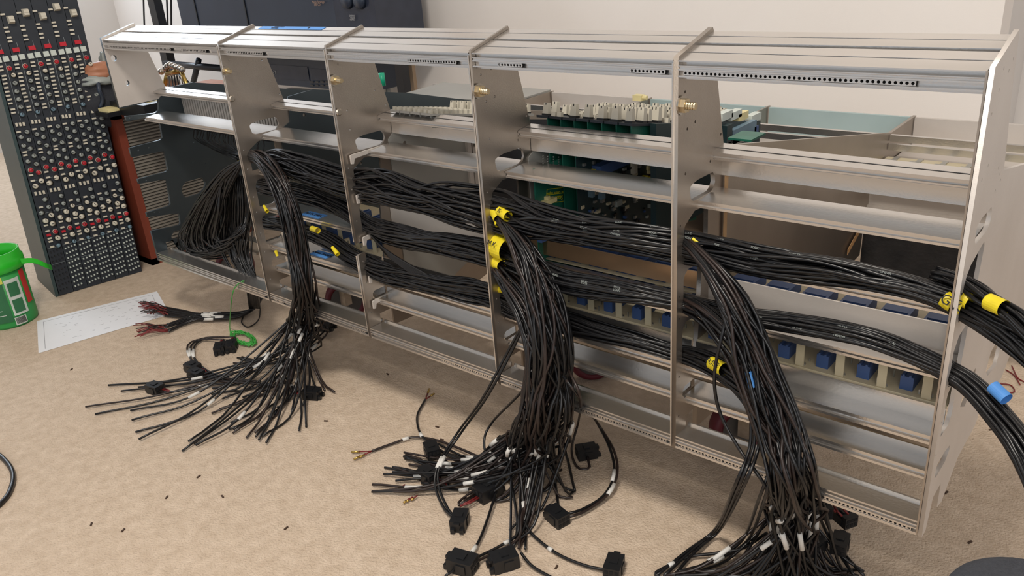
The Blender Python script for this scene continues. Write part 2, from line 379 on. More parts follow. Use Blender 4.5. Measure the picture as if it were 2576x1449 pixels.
for i, px in ((1, (569, 179)), (2, (843, 202)), (3, (1205, 229)), (4, (1716, 265))):
    p = onx(px[0], px[1], XS[i] + .02); hex_bolt(p, [0, .8, .9, 1, 1.05][i])
for i, px in ((1, (584, 248)), (2, (853, 282))):
    p = onx(px[0], px[1], XS[i] + .02); k = MB(); k.tube([p, p + Vector((.006, 0, 0))], [.02, .014], 12); k.build('screw_head', 'steel', cf)
# brackets that carry the rails behind the cut rib
for z in (1.066, .845, .60, .37, .21):
    k = MB(); k.extr([(.035, z - .045), (.05, z - .048), (.06, z - .02), (.25, z - .012), (.25, z + .006), (.05, z + .004), (.035, z + .0)], XS[2] + .02, XS[2] + .030); k.build('rail_bracket', 'end_alu', cf)
# deck: side trims, rear rails, rear panel, covers
def surf(d): return 1.335 - .198 * d
for i, (x0, x1) in enumerate([(XS[j] + .02, XS[j + 1] - .014) for j in range(5)]):
    k = MB()
    k.extr([(2.60, .795), (2.63, .795), (2.63, .755), (2.60, .755)], x0, x1); k.build('rear_rail', 'rail_alu', cf)
    k = MB(); k.extr([(2.59, .742), (2.62, .742), (2.62, .702), (2.59, .702)], x0, x1); k.build('rear_rail', 'rail_alu', cf)
    k = MB(); k.extr([(3.10, .80), (3.13, .80), (3.13, .50), (3.10, .50)], x0, x1); k.build('rear_panel', 'blue_green_paint' if i in (3, 2) else 'end_alu', cf, label=('pale blue-green rear panel' if i in (2, 3) else None))
    k = MB(); k.extr([(2.64, .62), (3.10, .62), (3.10, .60), (2.64, .60)], x0, x1); k.build('rear_tray', 'end_alu', cf)
x0, x1 = span(4)
k = MB(); k.extr([(2.33, .505), (2.36, .505), (2.36, .43), (2.33, .43)], x0, x1); k.build('rear_rail', 'end_alu', cf)
k = MB(); k.extr([(2.30, .43), (2.36, .43), (2.36, .36), (2.30, .36)], x0, x1); k.build('rear_rail', 'end_alu', cf)
k = MB(); k.extr([(2.29, .35), (2.33, .35), (2.33, -.2), (2.29, -.2)], x0, x1 + .0); k.build('baffle_and_shade', 'foam', cf, label='rough black felt baffle')
for i in (0, 1, 2, 3):
    x0, x1 = span(i)
    k = MB(); k.extr([(2.20, .66), (2.23, .66), (2.23, .10), (2.20, .10)], x0, x1); k.build('baffle_and_shade', 'dark_panel', cf)  # dark sheets added to stand for the unlit interior of these bays
# grey cover over the arm-rest bay
k = MB()
k.add([(.16, 2.32, .80), (1.42, 2.67, .80), (1.42, 3.14, .80), (.08, 3.14, .80), (.16, 2.32, .815), (1.42, 2.67, .815), (1.42, 3.14, .815), (.08, 3.14, .815)], [(0, 3, 2, 1), (4, 5, 6, 7), (0, 1, 5, 4), (1, 2, 6, 5), (2, 3, 7, 6), (3, 0, 4, 7)])
k.build('arm_rest_cover', 'grey_paint', cf, label='pale grey cover sheet')
# strips of tape on the bay-5 divider, clamp on the deck
k = MB(); k.box((XS[4] + .023, .372, .80), (XS[4] + .026, .40, 1.115)); k.build('masking_tape', 'orange_tape', cf, label='orange masking tape strip')
k = MB(); k.add([(XS[4] + .025, 2.26, .33), (XS[4] + .025, 1.99, .213), (XS[4] + .025, 1.99, .25), (XS[4] + .025, 2.26, .365), (XS[4] + .028, 2.26, .33), (XS[4] + .028, 1.99, .213), (XS[4] + .028, 1.99, .25), (XS[4] + .028, 2.26, .365)], [(0, 1, 2, 3), (7, 6, 5, 4), (0, 4, 5, 1), (1, 5, 6, 2), (2, 6, 7, 3), (3, 7, 4, 0)]); k.build('masking_tape', 'orange_tape', cf)
# castors under the frame
def castor(px, py, cz=-.34):
    c = onz(px, py, cz); r = FL + cz
    k = MB(); prof = [(-.05, r * .72), (-.055, r * .9), (-.03, r), (.03, r), (.055, r * .9), (.05, r * .72)]
    n = 28; vs = []; fs = []
    ax = Vector((.75, -.66, 0)); sd = Vector((.66, .75, 0))
    for i in range(n):
        a = 2 * math.pi * i / n
        for w_, q in prof: vs.append(c + ax * w_ + (sd * math.cos(a) + Vector((0, 0, 1)) * math.sin(a)) * q)
    m_ = len(prof)
    for i in range(n):
        for j in range(m_): fs.append((i * m_ + j, i * m_ + (j + 1) % m_, ((i + 1) % n) * m_ + (j + 1) % m_, ((i + 1) % n) * m_ + j))
    k.add(vs, fs); o = k.build('castor_wheel', 'tyre', cf, smooth=True, label='dark red castor wheel')
    k = MB(); k.tube([c - ax * .045, c + ax * .045], r * .73, 20); k.tube([c - ax * .075, c + ax * .075], r * .2, 12); h = k.build('hub', 'hub', o)
    k = MB()
    for s in (-1, 1):
        q = c + ax * (.07 * s)
        k.box((q.x - .03, q.y - .03, c.z - .02), (q.x + .03, q.y + .03, c.z + r + .05))
    k.box((c.x - .12, c.y - .12, c.z + r + .04), (c.x + .12, c.y + .12, c.z + r + .06)); k.build('fork', 'steel', o)
for q in ((872, 750), (592, 668), (1492, 893), (1862, 1068)): castor(*q)
k = MB()
for xx in (XS[0] + .3, XS[2], XS[4]): k.box((xx - .1, .6, -.10), (xx + .1, 1.1, -.08))
k.box((.0, .62, -.08), (5.4, .70, .0)); k.build('base_beam', 'plate_alu', cf)

# ------------------------------------------------------------------ backplane boards with edge connectors
def backplane(i, label, full=True):
    x0, x1 = span(i)
    bz = .44
    t = thing('backplane_board', label, 'circuit board', ((x0 + x1) / 2, .35, bz), 'beige backplane boards behind the rails')
    k = MB(); k.box((x0, .182, bz - .008), (x1, .80, bz)); k.build('board', 'pcb_beige', t)
    pm = MB(); pm.box((-.017, -.004, 0), (.017, .004, .15))
    for j in range(6):
        xc = x0 + .06 + j * .155
        k = MB(); k.box((xc - .026, .215, bz), (xc + .020, .34, bz + .055)); k.box((xc - .019, .212, bz + .055), (xc - .012, .34, bz + .063)); k.box((xc + .004, .212, bz + .055), (xc + .012, .34, bz + .063)); k.build('edge_connector', 'blue_plastic', t)
        k = MB(); k.box((xc - .026, .44, bz), (xc + .020, .62, bz + .055)); k.box((xc - .003, .44, bz + .055), (xc + .004, .62, bz + .062)); k.build('edge_connector', 'blue_plastic', t)
        k = MB(); k.box((xc + .056, .190, bz), (xc + .088, .197, .590)); k.build('card_guide', 'pcb_beige', t)
    k = MB()
    for j in range(110):
        x = random.uniform(x0, x1); y = random.uniform(.20, .60)
        k.box((x - .0025, y - .0025, bz), (x + .0025, y + .0025, bz + random.uniform(.012, .028)))
    for j in range(5):
        x = x0 + .14 + j * .155; k.tube([(x, .205, bz), (x, .205, bz + .006)], .012, 10)
    o = k.build('solder_pin', 'solder', t); o['kind'] = 'stuff'
    if i == 1: return t
    # upper row, seen over the web panel
    k = MB(); k.box((x0, .285, .60), (x1, .62, .606)); k.build('board', 'pcb_beige', t)
    for j in range(6):
        xc = x0 + .10 + j * .155
        k = MB(); k.box((xc - .055, .31, .606), (xc + .050, .52, .655)); k.box((xc - .045, .40, .655), (xc + .04, .41, .660)); k.build('edge_connector', 'blue_plastic', t)
    return t
backplane(1, 'beige backplane board with blue edge connectors between the two blue tape strips')
backplane(3, 'beige backplane board with blue edge connectors below the copper-coloured panel')
backplane(4, 'beige backplane board with six blue connectors in the rightmost open bay')
# pins / motherboard by the rear rails of bay 5
t = thing('pin_board', 'cream circuit board with metal brackets behind the rear rails on the right', 'circuit board', (4.95, 2.4, .66))
k = MB(); k.box((4.46, 2.15, .655), (5.42, 2.585, .665)); k.build('board', 'pcb_beige', t)
for j in range(7):
    x = 4.52 + j * .135; k = MB(); k.box((x - .014, 2.30, .665), (x + .014, 2.58, .672)); k.box((x - .016, 2.36, .672), (x + .016, 2.40, .70)); k.build('metal_bracket', 'solder', t)

# ------------------------------------------------------------------ channel modules standing in the deck
def rbox(k, c, sx, sy, sz, tilt=0.0, mi=0):
    k.box((c[0] - sx / 2, c[1] - sy / 2, c[2]), (c[0] + sx / 2, c[1] + sy / 2, c[2] + sz), mi)
def cap_mesh():
    k = MB(); s = U
    a, b, h = .017 * s, .014 * s, .062 * s
    vs = [(-a, -b, .008 * s), (a, -b, .008 * s), (a, b, .008 * s), (-a, b, .008 * s), (-a * .8, -b * .8, h), (a * .8, -b * .8, h), (a * .8, b * .8, h), (-a * .8, b * .8, h)]
    k.add(vs, [(0, 3, 2, 1), (4, 5, 6, 7), (0, 1, 5, 4), (1, 2, 6, 5), (2, 3, 7, 6), (3, 0, 4, 7)])
    k.box((-a * 1.1, -b * 1.15, 0), (a * 1.1, b * 1.15, .009 * s), 1)
    k.box((-a * .15, -b * .84, .02 * s), (a * .15, -b * .78, h * 1.001), 1)
    return mesh('knob_cap', k.v, k.f, None, False, ['knob_ivory', 'black_plastic'], k.mi)
CAP = cap_mesh()
k = MB(); k.box((-.011 * U, -.009 * U, 0), (.011 * U, .009 * U, .02 * U)); BTN = mesh('button', k.v, k.f, 'knob_ivory')
TILT = Matrix.Rotation(math.atan(-.198), 3, 'X')
def module(X, d0, d1, off, label, knobs, group, face='pcb_green', depth=.62, side=True):
    t = thing('channel_module', label, 'circuit module', (X, (d0 + d1) / 2, surf(d0) + off - depth), group)
    z0, z1 = surf(d0) + off, surf(d1) + off
    k = MB()
    k.add([(X - .035, d0, z0 - .012), (X + .035, d0, z0 - .012), (X + .035, d1, z1 - .012), (X - .035, d1, z1 - .012), (X - .035, d0, z0), (X + .035, d0, z0), (X + .035, d1, z1), (X - .035, d1, z1)], [(0, 3, 2, 1), (4, 5, 6, 7), (0, 1, 5, 4), (1, 2, 6, 5), (2, 3, 7, 6), (3, 0, 4, 7)])
    k.build('front_panel', 'desk_panel' if face != 'grey_paint' else 'grey_paint', t)
    k = MB()
    k.add([(X + .012, d0 + .02, z0 - depth), (X + .018, d0 + .02, z0 - depth), (X + .018, d1 - .02, z1 - depth), (X + .012, d1 - .02, z1 - depth), (X + .012, d0 + .02, z0 - .012), (X + .018, d0 + .02, z0 - .012), (X + .018, d1 - .02, z1 - .012), (X + .012, d1 - .02, z1 - .012)], [(0, 3, 2, 1), (4, 5, 6, 7), (0, 1, 5, 4), (1, 2, 6, 5), (2, 3, 7, 6), (3, 0, 4, 7)])
    k.build('circuit_board', face, t)
    n = len(knobs)
    for j, (f, kind, s) in enumerate(knobs):
        d = d0 + f * (d1 - d0); z = surf(d) + off
        for sx in ((-.017, .017) if kind in 'b' else (0,)):
            o = put('fader_cap' if kind == 'c' else 'button', CAP if kind == 'c' else BTN, t, Wv((X + sx, d, z)), TILT)
            o.scale = (s, s, s)
    return t
rnd = random.Random(3)
def kn(n, seed):
    r = random.Random(seed); out = []
    for i in range(n):
        q = r.random()
        out.append(((i + .5) / n + r.uniform(-.3, .3) / n, 'c' if q < .72 else 'b', r.uniform(.8, 1.15)))
    return out
pos = ['rightmost, its bare circuit side showing', 'second from the right', 'third from the right', 'fourth from the right', 'fifth from the right', 'sixth from the right', 'leftmost']
mods = []
for j in range(7):
    X = 3.965 - j * .078
    mods.append(module(X, .40, 1.72 - .02 * j, .03, 'desk module with ivory caps in the fourth bay, ' + pos[j], kn(17, 10 + j), 'desk modules in the fourth bay', depth=.09 if j < 4 else .62))
pb = ['rightmost beside the blank grey face', 'second from the right', 'third from the right', 'leftmost']
for j in range(4):
    X = 2.80 - j * .08
    module(X, .30, 1.15, -.01, 'desk module with ivory caps in the third bay, ' + pb[j], [((i + .5) / 22, 'b' if i < 11 else 'c', .9) for i in range(22)], 'desk modules in the third bay', 'grey_paint', depth=.08 if j == 0 else .03)
# grey lining of the divider between bays 2 and 3, with its bolted corner post, dark beyond
XL = XS[2] + .014
plate('lining_and_shade', XL, [(.325, .30), (.325, 1.09), (.385, 1.14), (.93, 1.06), (.93, .20), (.70, .12)], screws([(.44, 1.04)], .016), .006 * U, 'grey_paint', cf, 'flat grey lining of the divider')
plate('lining_and_shade', XL, [(1.03, .18), (1.03, 1.06), (2.2, .82), (2.2, .18)], [], .006 * U, 'dark_panel', cf, 'dark sheet standing in for the shaded void past the corner post')  # no real lining here: dark colour stands for the shaded void
k = MB(); k.box((XL, .93, .22), (XL + .02, .965, 1.08)); k.box((XL, .975, .22), (XL + .02, 1.02, 1.07)); k.build('corner_post', 'end_alu', cf)
for z in (.91, .63):
    k = MB(); k.tube([(XL + .02, .995, z), (XL + .03, .995, z)], .013, 8); k.build('screw_head', 'steel', cf)
plate('lining_and_shade', XS[3] + .014, [(.33, .45), (.33, 1.09), (.385, 1.12), (.55, 1.10), (.55, .40)], [], .006 * U, 'grey_paint', cf, 'flat grey lining of the divider')
# components on the rightmost module of bay 4
m0 = mods[4]; XF = 3.675; XG = 3.56
def compbox(px, py, w, h, m, t=.02, par=m0, X=XF, nm='component'):
    p = onx(px, py, X); k = MB(); k.box((X, p.y - w / 2, p.z - h / 2), (X + t, p.y + w / 2, p.z + h / 2)); return k.build(nm, m, par)
# lower main board: reaches further down and forward than the deck modules
k = MB(); pA = onx(1344, 430, XG); k.box((XG - .008, pA.y, .30), (XG, 1.2, 1.07)); k.build('main_board', 'pcb_green', m0)
k = MB(); q = onx(1452, 460, XF); k.box((XF - .004, q.y, .42), (XF, 1.15, 1.09)); k.build('daughter_board', 'pcb_dark', m0)
compbox(1527, 413, .26, .05, 'blue_plastic', .05, nm='ribbon_header')
cols = ['amber', 'yellow_sleeve', 'knob_red', 'label_white', 'black_plastic', 'blue_plastic', 'pcb_beige', 'solder', 'solder', 'black_plastic']
for px, py, w, h, m in ((1490, 437, .03, .05, 'yellow_sleeve'), (1502, 435, .02, .035, 'yellow_sleeve'), (1590, 422, .03, .055, 'knob_ivory'), (1632, 420, .05, .02, 'amber'), (1632, 430, .04, .018, 'amber'), (1655, 428, .04, .015, 'knob_red'), (1640, 450, .02, .06, 'button_red'), (1664, 424, .05, .016, 'knob_ivory'), (1664, 432, .05, .016, 'knob_ivory'), (1672, 442, .05, .03, 'knob_ivory'),
                        (1612, 446, .05, .013, 'yellow_sleeve'), (1612, 453, .05, .013, 'yellow_sleeve'), (1612, 460, .05, .013, 'yellow_sleeve'), (1625, 455, .012, .05, 'yellow_sleeve'), (1508, 488, .03, .045, 'knob_blue'), (1482, 486, .02, .035, 'knob_blue'), (1552, 510, .05, .03, 'knob_grey'), (1375, 505, .09, .022, 'amber'), (1372, 498, .02, .02, 'amber'), (1580, 636, .04, .03, 'amber'), (1600, 632, .04, .03, 'amber'), (1675, 520, .10, .09, 'blue_plastic'), (1660, 650, .3, .05, 'blue_plastic'), (1370, 590, .12, .04, 'blue_plastic'), (1440, 600, .03, .05, 'knob_grey')):
    compbox(px, py, w, h, m, random.uniform(.015, .03), X=XG if px < 1450 else XF)
r2 = random.Random(21)
for j in range(190):
    px = r2.uniform(1456, 1690); py = r2.uniform(405, 640)
    compbox(px, py, r2.uniform(.008, .03), r2.uniform(.006, .02), r2.choice(cols[4:] + ['solder', 'black_plastic', 'knob_grey']), r2.uniform(.006, .02))
k = MB()
for cpx in (1366, 1378, 1392, 1405, 1420, 1435, 1449):
    for j in range(9):
        p = onx(cpx, 393 + j * 6 + (cpx - 1366) * .06, XG); k.box((XG, p.y - .003, p.z - .003), (XG + .003, p.y + .003, p.z + .003))
o = k.build('solder_pin', 'solder', m0); o['kind'] = 'stuff'
RP = frame_rot((0, -1, .198), (1, 0, 0))
p = onx(1404, 497, XG); text('board_print', 'Solid State Logic', p + Vector((.003, 0, 0)), .0095, RP, 'silk_yellow', m0)
p = onx(1404, 484, XG); text('board_print', 'Stonesfield  Oxford  England', p + Vector((.003, 0, 0)), .0052, RP, 'silk_yellow', m0)
c0 = onx(1373, 492, XG); c1 = onx(1434, 488, XG)
k = MB(); zc = (onx(1404, 484, XG).z + onx(1404, 497, XG).z) / 2
y0, y1, hh = c0.y, c1.y, .036
for a, b in (((y0, zc - hh), (y1, zc - hh + .003)), ((y0, zc + hh - .003), (y1, zc + hh)), ((y0, zc - hh), (y0 + .003, zc + hh)), ((y1 - .003, zc - hh), (y1, zc + hh)), ((y0, zc + .006), (y1, zc + .009))):
    k.box((XG + .001, a[0], a[1]), (XG + .003, b[0], b[1]), rot=TILT, piv=(XG + .002, (y0 + y1) / 2, zc))
k.build('board_print_frame', 'silk_yellow', m0)
# relay module beside the rib, seen above rail B
t = thing('relay_module', 'dark circuit module with a blue label behind the fourth upright plate', 'circuit module', (4.02, 1.2, .7))
p0 = onx(1812, 306, 4.02); p1 = onx(1909, 304, 4.02)
k = MB(); k.add([(4.0, .55, .7), (4.03, .55, .7), (4.03, p1.y, .7), (4.0, p1.y, .7), (4.0, .55, surf(.55) + .03), (4.03, .55, surf(.55) + .03), (4.03, p1.y, p1.z), (4.0, p1.y, p1.z)], [(0, 3, 2, 1), (4, 5, 6, 7), (0, 1, 5, 4), (1, 2, 6, 5), (2, 3, 7, 6), (3, 0, 4, 7)]); k.build('circuit_board', 'pcb_dark', t)
compbox(1861, 331, .28, .075, 'knob_blue', .03, t, 4.03, 'relay_label')
for px, py, w, h, m in ((1822, 335, .06, .09, 'pcb_dark'), (1890, 330, .05, .06, 'blue_plastic'), (1850, 352, .2, .03, 'solder'), (1832, 350, .05, .03, 'black_plastic'), (1890, 345, .05, .02, 'knob_grey')): compbox(px, py, w, h, m, .03, t, 4.03)
for px, py, m, s in ((1822, 290, 'label_white', 1), (1845, 288, 'label_white', 1), (1862, 292, 'amber', 1), (1895, 295, 'label_white', 1)):
    p = onx(px, py, 4.0); k = MB(); k.box((3.98, p.y - .06, p.z - .02), (4.02, p.y + .06, p.z + .02)); k.build('fader_cap', m, t)
p = onz(1607, 248, .83)
k = MB(); k.box((p.x - .04, p.y - .03, .815), (p.x + .04, p.y + .03, .86)); k.tube([(p.x + .04, p.y, .84), (p.x + .075, p.y, .84)], .018, 8)
tag(k.build('terminal_plug', 'amber'), 'small cream plug lying on the console arm rest', 'plug')
p = onz(1522, 271, 1.0)
# green loose board near the divider
k = MB(); a = onx(1890, 352, 4.3); k.box((4.18, a.y, a.z - .01), (4.30, a.y + .16, a.z)); t = tag(k.build('loose_board', 'pcb_green'), 'green circuit board lying flat behind the blue-labelled module', 'circuit board')

# patchbay of ribbon connectors in bay 1
t = thing('patchbay', 'grey patchbay back with rows of vertical terminals in the leftmost bay', 'patchbay', (.9, .5, .85))
pl = ony(445, 283, .48)
k = MB(); k.box((pl.x - .12, .50, .90), (1.40, .52, 1.16)); k.build('backing_panel', 'dark_panel', t)
npatch = 46
xl, xr = pl.x, 1.40
for j in range(npatch):
    x = xl + (xr - xl) * (j + .5) / npatch
    k = MB(); w = (xr - xl) / npatch * .32
    k.box((x - w, .478, 1.00), (x + w, .50, 1.145))
    for q in range(4): k.box((x - w * 1.2, .468, .93 + q * .025), (x + w * .6, .50, .942 + q * .025))
    k.build('terminal_strip', 'patch_grey', t)
# wires fanning down from it
for j in range(26):
    x = xl + .25 + j * .036; r = random.Random(j)
    tgt = ony(615 + r.uniform(-25, 25), 395 + r.uniform(-6, 10), .30)
    pts = catmull([(x, .46, .93), (x + r.uniform(-.05, .02), .44, .86), (tgt.x * .4 + x * .6, .40, .84 - abs(j - 13) * .003), tgt], 12)
    k = MB(); k.tube(pts, .0045, 5); k.build('ribbon_wire', 'cable', t, smooth=True)

# ------------------------------------------------------------------ cable looms
CR = .0070          # cable radius in units (2.5 mm)
def loom_strands(path, n, seed, ra, rb, m=40, wander=.35, pinch=()):
    """path: centre points; ra: half height; rb: half depth (lists along the path or numbers)."""
    P = catmull(path, m)
    r = random.Random(seed)
    RA = ra if isinstance(ra, (list, tuple)) else [ra] * len(path)
    RB = rb if isinstance(rb, (list, tuple)) else [rb] * len(path)
    def interp(L, t):
        x = t * (len(L) - 1); i = min(int(x), len(L) - 2); f = x - i; return L[i] * (1 - f) + L[i + 1] * f
    fr = []; side = None
    for j in range(m):
        tan = (P[min(j + 1, m - 1)] - P[max(j - 1, 0)]).normalized()
        if side is None:
            upv = Vector((0, 0, 1)); upv = (upv - tan * tan.dot(upv)).normalized(); side = tan.cross(upv)
        else:
            upv = (upv - tan * tan.dot(upv)).normalized(); side = tan.cross(upv)
        fr.append((upv.copy(), side.copy()))
    out = []
    for s in range(n):
        rho = math.sqrt(r.uniform(.02, 1)); th = r.uniform(0, 2 * math.pi); sd = r.uniform(0, 99)
        pts = []
        for j, c in enumerate(P):
            t = j / (m - 1); upv, side = fr[j]
            nx = noise.noise(Vector((sd, t * m / 11, 0))) * wander * 2; ny = noise.noise(Vector((sd, t * m / 11, 7))) * wander * 2
            x = rho * math.cos(th) + nx; y = rho * math.sin(th) + ny
            q_ = math.hypot(x, y)
            if q_ > 1.05: x *= 1.05 / q_; y *= 1.05 / q_
            a = interp(RA, t); b = interp(RB, t)
            pts.append(c + upv * (y * a) + side * (x * b))
        out.append(pts)
    return out
def cable_obj(pts, parent, r=CR, m='cable', nm='cable', sides=6):
    k = MB(); k.tube(pts, r, sides)
    return k.build(nm, m, parent, smooth=True)
def sleeve(pts, parent, m='white_sleeve', r=CR * 1.5, nm='marker_sleeve'):
    k = MB(); k.tube(pts, r, 8); return k.build(nm, m, parent, smooth=True)
def band(parent, path, r, m='yellow_sleeve', nm='marker_sleeve', label=None, flat=1.0):
    k = MB(); vs, fs = tube(path, r, 22, False); k.add(vs, fs); return k.build(nm, m, parent, smooth=False, label=label)
def PD(L): return [ony(x, y, d) for x, y, d in L]

L1 = thing('cable_loom', 'uppermost thick black cable loom running the length of the console frame', 'cable loom', (3.4, .1, .75), 'horizontal cable looms')
path = PD([(652, 396, .10), (690, 402, .09), (750, 424, .05), (820, 445, .06), (880, 462, .09), (960, 470, .06), (1050, 495, .05), (1150, 515, .05), (1225, 532, .09), (1300, 548, .06), (1400, 566, .03), (1500, 584, .03), (1600, 600, .04), (1690, 618, .085), (1760, 630, .09), (1850, 646, .07), (1950, 664, .06), (2100, 683, .06), (2200, 702, .06), (2300, 724, .08), (2390, 755, .09), (2425, 772, .09), (2500, 812, .02), (2580, 862, -.06), (2690, 960, -.2)])
N = len(path)
ra = [.012, .06, .085, .09, .085, .085, .095, .09, .075, .10, .115, .115, .09, .07, .06, .06, .065, .06, .055, .05, .035, .03, .04, .05, .05]
L1S = loom_strands(path, 62, 5, ra, [.02] + [.045] * (N - 1), 90, .5)
for pts in L1S: cable_obj(pts, L1)
def print_on(t, strands, count, words, start, step=2):
    near = sorted(strands, key=lambda p: (Vector(p[len(p) // 2]) - CP).length)[:count]
    for q_, pts in enumerate(near):
        i = start + q_ * 3
        for w_ in words:
            if i + step >= len(pts): break
            a, b = pts[i], pts[i + step]
            d_ = (b - a).normalized(); c = (a + b) / 2; tc = (CP - c).normalized()
            text('cable_print', w_, Wv(c + tc * (CR + .0008)), .0034, frame_rot(d_, tc), 'knob_grey', t, w=False)
            i += step + 1
WORDS = ['SOLID', 'STATE', 'LOGIC', 'OXYGEN', 'FREE', 'LINEAR', 'CRYSTAL']
print_on(L1, L1S, 6, WORDS, 44)
L2 = thing('cable_loom', 'middle black cable loom hanging below the upper one, marked M.K', 'cable loom', (3.6, .1, .5), 'horizontal cable looms')
path = PD([(655, 468, .10), (720, 480, .12), (800, 497, .15), (870, 528, .15), (940, 575, .11), (1020, 597, .07), (1120, 616, .05), (1225, 636, .09), (1270, 648, .08), (1340, 680, .02), (1420, 712, .01), (1520, 728, .02), (1620, 742, .03), (1700, 756, .085), (1780, 775, .08), (1860, 795, .05), (1960, 808, .06), (2080, 828, .06), (2180, 850, .05), (2280, 885, .06), (2370, 925, .08), (2440, 968, .05), (2510, 1045, -.02), (2585, 1150, -.12), (2660, 1330, -.22)])
ra = [.045, .05, .05, .06, .06, .055, .065, .06, .05, .06, .065, .065, .06, .055, .05, .035, .028, .03, .032, .032, .032, .03, .032, .035, .035]
L2S = loom_strands(path, 52, 6, ra, [.04] * len(path), 90, .45)
for pts in L2S: cable_obj(pts, L2)
print_on(L2, L2S, 4, WORDS, 46)
L3 = thing('cable_loom', 'lowest black cable loom, ending in a yellow lettered sleeve on the lower rail', 'cable loom', (3.0, .1, .3), 'horizontal cable looms')
path = PD([(665, 560, .13), (740, 575, .14), (830, 608, .12), (900, 655, .085), (980, 690, .06), (1080, 712, .05), (1160, 728, .06), (1235, 745, .09), (1300, 775, .08), (1400, 805, .06), (1500, 832, .06), (1600, 856, .06), (1700, 884, .085), (1750, 898, .07), (1800, 920, .03), (1850, 955, -.02), (1900, 1000, -.05), (1940, 1080, -.07)])
ra = [.04, .045, .04, .05, .055, .055, .06, .055, .05, .07, .07, .06, .05, .035, .028, .04, .05, .05]
for pts in loom_strands(path, 44, 8, ra, [.04] * len(path), 80, .45): cable_obj(pts, L3)
# strands that cross from the middle to the lowest loom
for j in range(7):
    cable_obj(catmull(PD([(925 + j * 3, 580 + j * 4, .10), (965 + j * 2, 625 + j * 3, .03), (1040, 672 + j * 3, .03), (1120, 712 + j * 3, .05), (1232, 738 + j * 3, .09)]), 22), L3)
LX = thing('cable_loom', 'black cable loom sagging out of the right end plate towards the floor', 'cable loom', (5.6, .0, .4), 'horizontal cable looms')
path = PD([(2350, 690, .14), (2400, 706, .12), (2440, 724, .08), (2500, 764, -.01), (2550, 800, -.05), (2600, 850, -.12), (2700, 940, -.22)])
for pts in loom_strands(path, 16, 11, [.03, .03, .03, .03, .035, .04, .04], .03, 26, .3): cable_obj(pts, LX)

# ------------------------------------------------------------------ hanging branches and loose ends on the carpet
def fp(x, y, h=.012): return onz(x, y, -FL + h)
def branch(t, path, n, seed, ra, rb, ends, sleeves=.5, exit_i=None, spread=1.0, m=34, conv=None):
    """n cables follow path, then each leaves for its own end on the carpet"""
    st = loom_strands(path, n, seed, ra, rb, m, .8)
    r = random.Random(seed + 100)
    for j, pts in enumerate(st):
        e = ends[j % len(ends)]
        end = fp(e[0] + (0 if j < len(ends) else r.uniform(-35, 35)), e[1] + (0 if j < len(ends) else r.uniform(-25, 20)), .010 + .012 * r.random())
        cut = int(m * r.uniform(.72, .84)); base = pts[:cut]
        last = base[-1]; tan = (base[-1] - base[-3]).normalized()
        L = (end - last).length
        mid1 = last + tan * L * .22; mid1.z = max(mid1.z, -FL + .03)
        mid2 = last.lerp(end, .62); mid2.z = -FL + .016 + .05 * r.random()
        hd = Vector((end.x - path[-1].x, end.y - path[-1].y, 0))
        sidew = Vector((-hd.y, hd.x, 0)) * r.uniform(-.06, .06)
        full = catmull(base + [mid1, mid2 + sidew, end], 52)
        full = [Vector((p.x, p.y, max(p.z, -FL + .0095))) for p in full]
        o = cable_obj(full, t, CR * .95, 'cable' if r.random() < .7 else 'cable_brown')
        if r.random() < sleeves:
            q = r.randint(36, 45); sleeve(full[q:q + 2] if (full[q + 1] - full[q]).length > .05 else full[q:q + 3], o if False else t)
    return st
def conn_mesh():
    k = MB(); s = U
    a, b, c = .040 * s, .058 * s, .034 * s
    k.box((-a, -b, 0), (a, b, c * 2))
    k.box((-a * 1.12, -b * .55, c * .35), (-a, b * .2, c * 1.6)); k.box((a, -b * .3, c * .35), (a * 1.12, b * .45, c * 1.6))
    k.box((-a * .85, b, c * .2), (-a * .35, b * 1.32, c * .9)); k.box((a * .3, b, c * .2), (a * .85, b * 1.32, c * .9)); k.box((-a * .4, b, c * 1.5), (a * .4, b * 1.25, c * 1.9))
    k.box((-a * .5, -b * .3, c * 2), (a * .5, b * .3, c * 2.18))
    for i in (-1, 0, 1):
        for z in (.6, 1.4): k.box((i * a * .6 - a * .2, -b * 1.03, z * c - c * .25), (i * a * .6 + a * .2, -b, z * c + c * .25), 1)
    return mesh('plug_connector', k.v, k.f, None, False, ['black_plastic', 'dark_hole'], k.mi)
CONN = conn_mesh()
def connector(t, x, y, ang, h=.0, feed=None, sc_=1.0, m=None, tilt=0.0):
    sc_ *= .92
    p = fp(x, y, .0 + h)
    o = put('plug_connector', CONN, t, Wv(p), Matrix.Rotation(math.radians(ang), 3, 'Z') @ Matrix.Rotation(math.radians(tilt), 3, 'X'))
    o.scale = (sc_,) * 3
    back = Matrix.Rotation(math.radians(ang), 3, 'Z') @ Vector((0, -.07 * sc_, 0))
    q = p + back + Vector((0, 0, .035 * sc_))
    if feed:
        P = [Vector(fp(*f)) if len(f) == 3 else fp(f[0], f[1], .03) for f in feed]
        for s in (-1, 1):
            off = Vector((.012 * s, .008 * s, 0))
            full = catmull([a + off for a in P] + [q + back * 1.2 + off * .5], 26)
            cable_obj(full, t, CR * .95, 'cable_brown' if s < 0 else 'cable')
            sleeve(full[15:18], t)
        for s in (-1.2, -.4, .4, 1.2):
            side = Matrix.Rotation(math.radians(ang), 3, 'Z') @ Vector((.016 * s, 0, 0))
            cable_obj([q + back * 1.25 + side * .3, q + back * .6 + side, q + back * -.1 + side], t, .0045, 'red_wire' if s > 0 else 'cable_brown', 'pin_wire', 5)
    return o

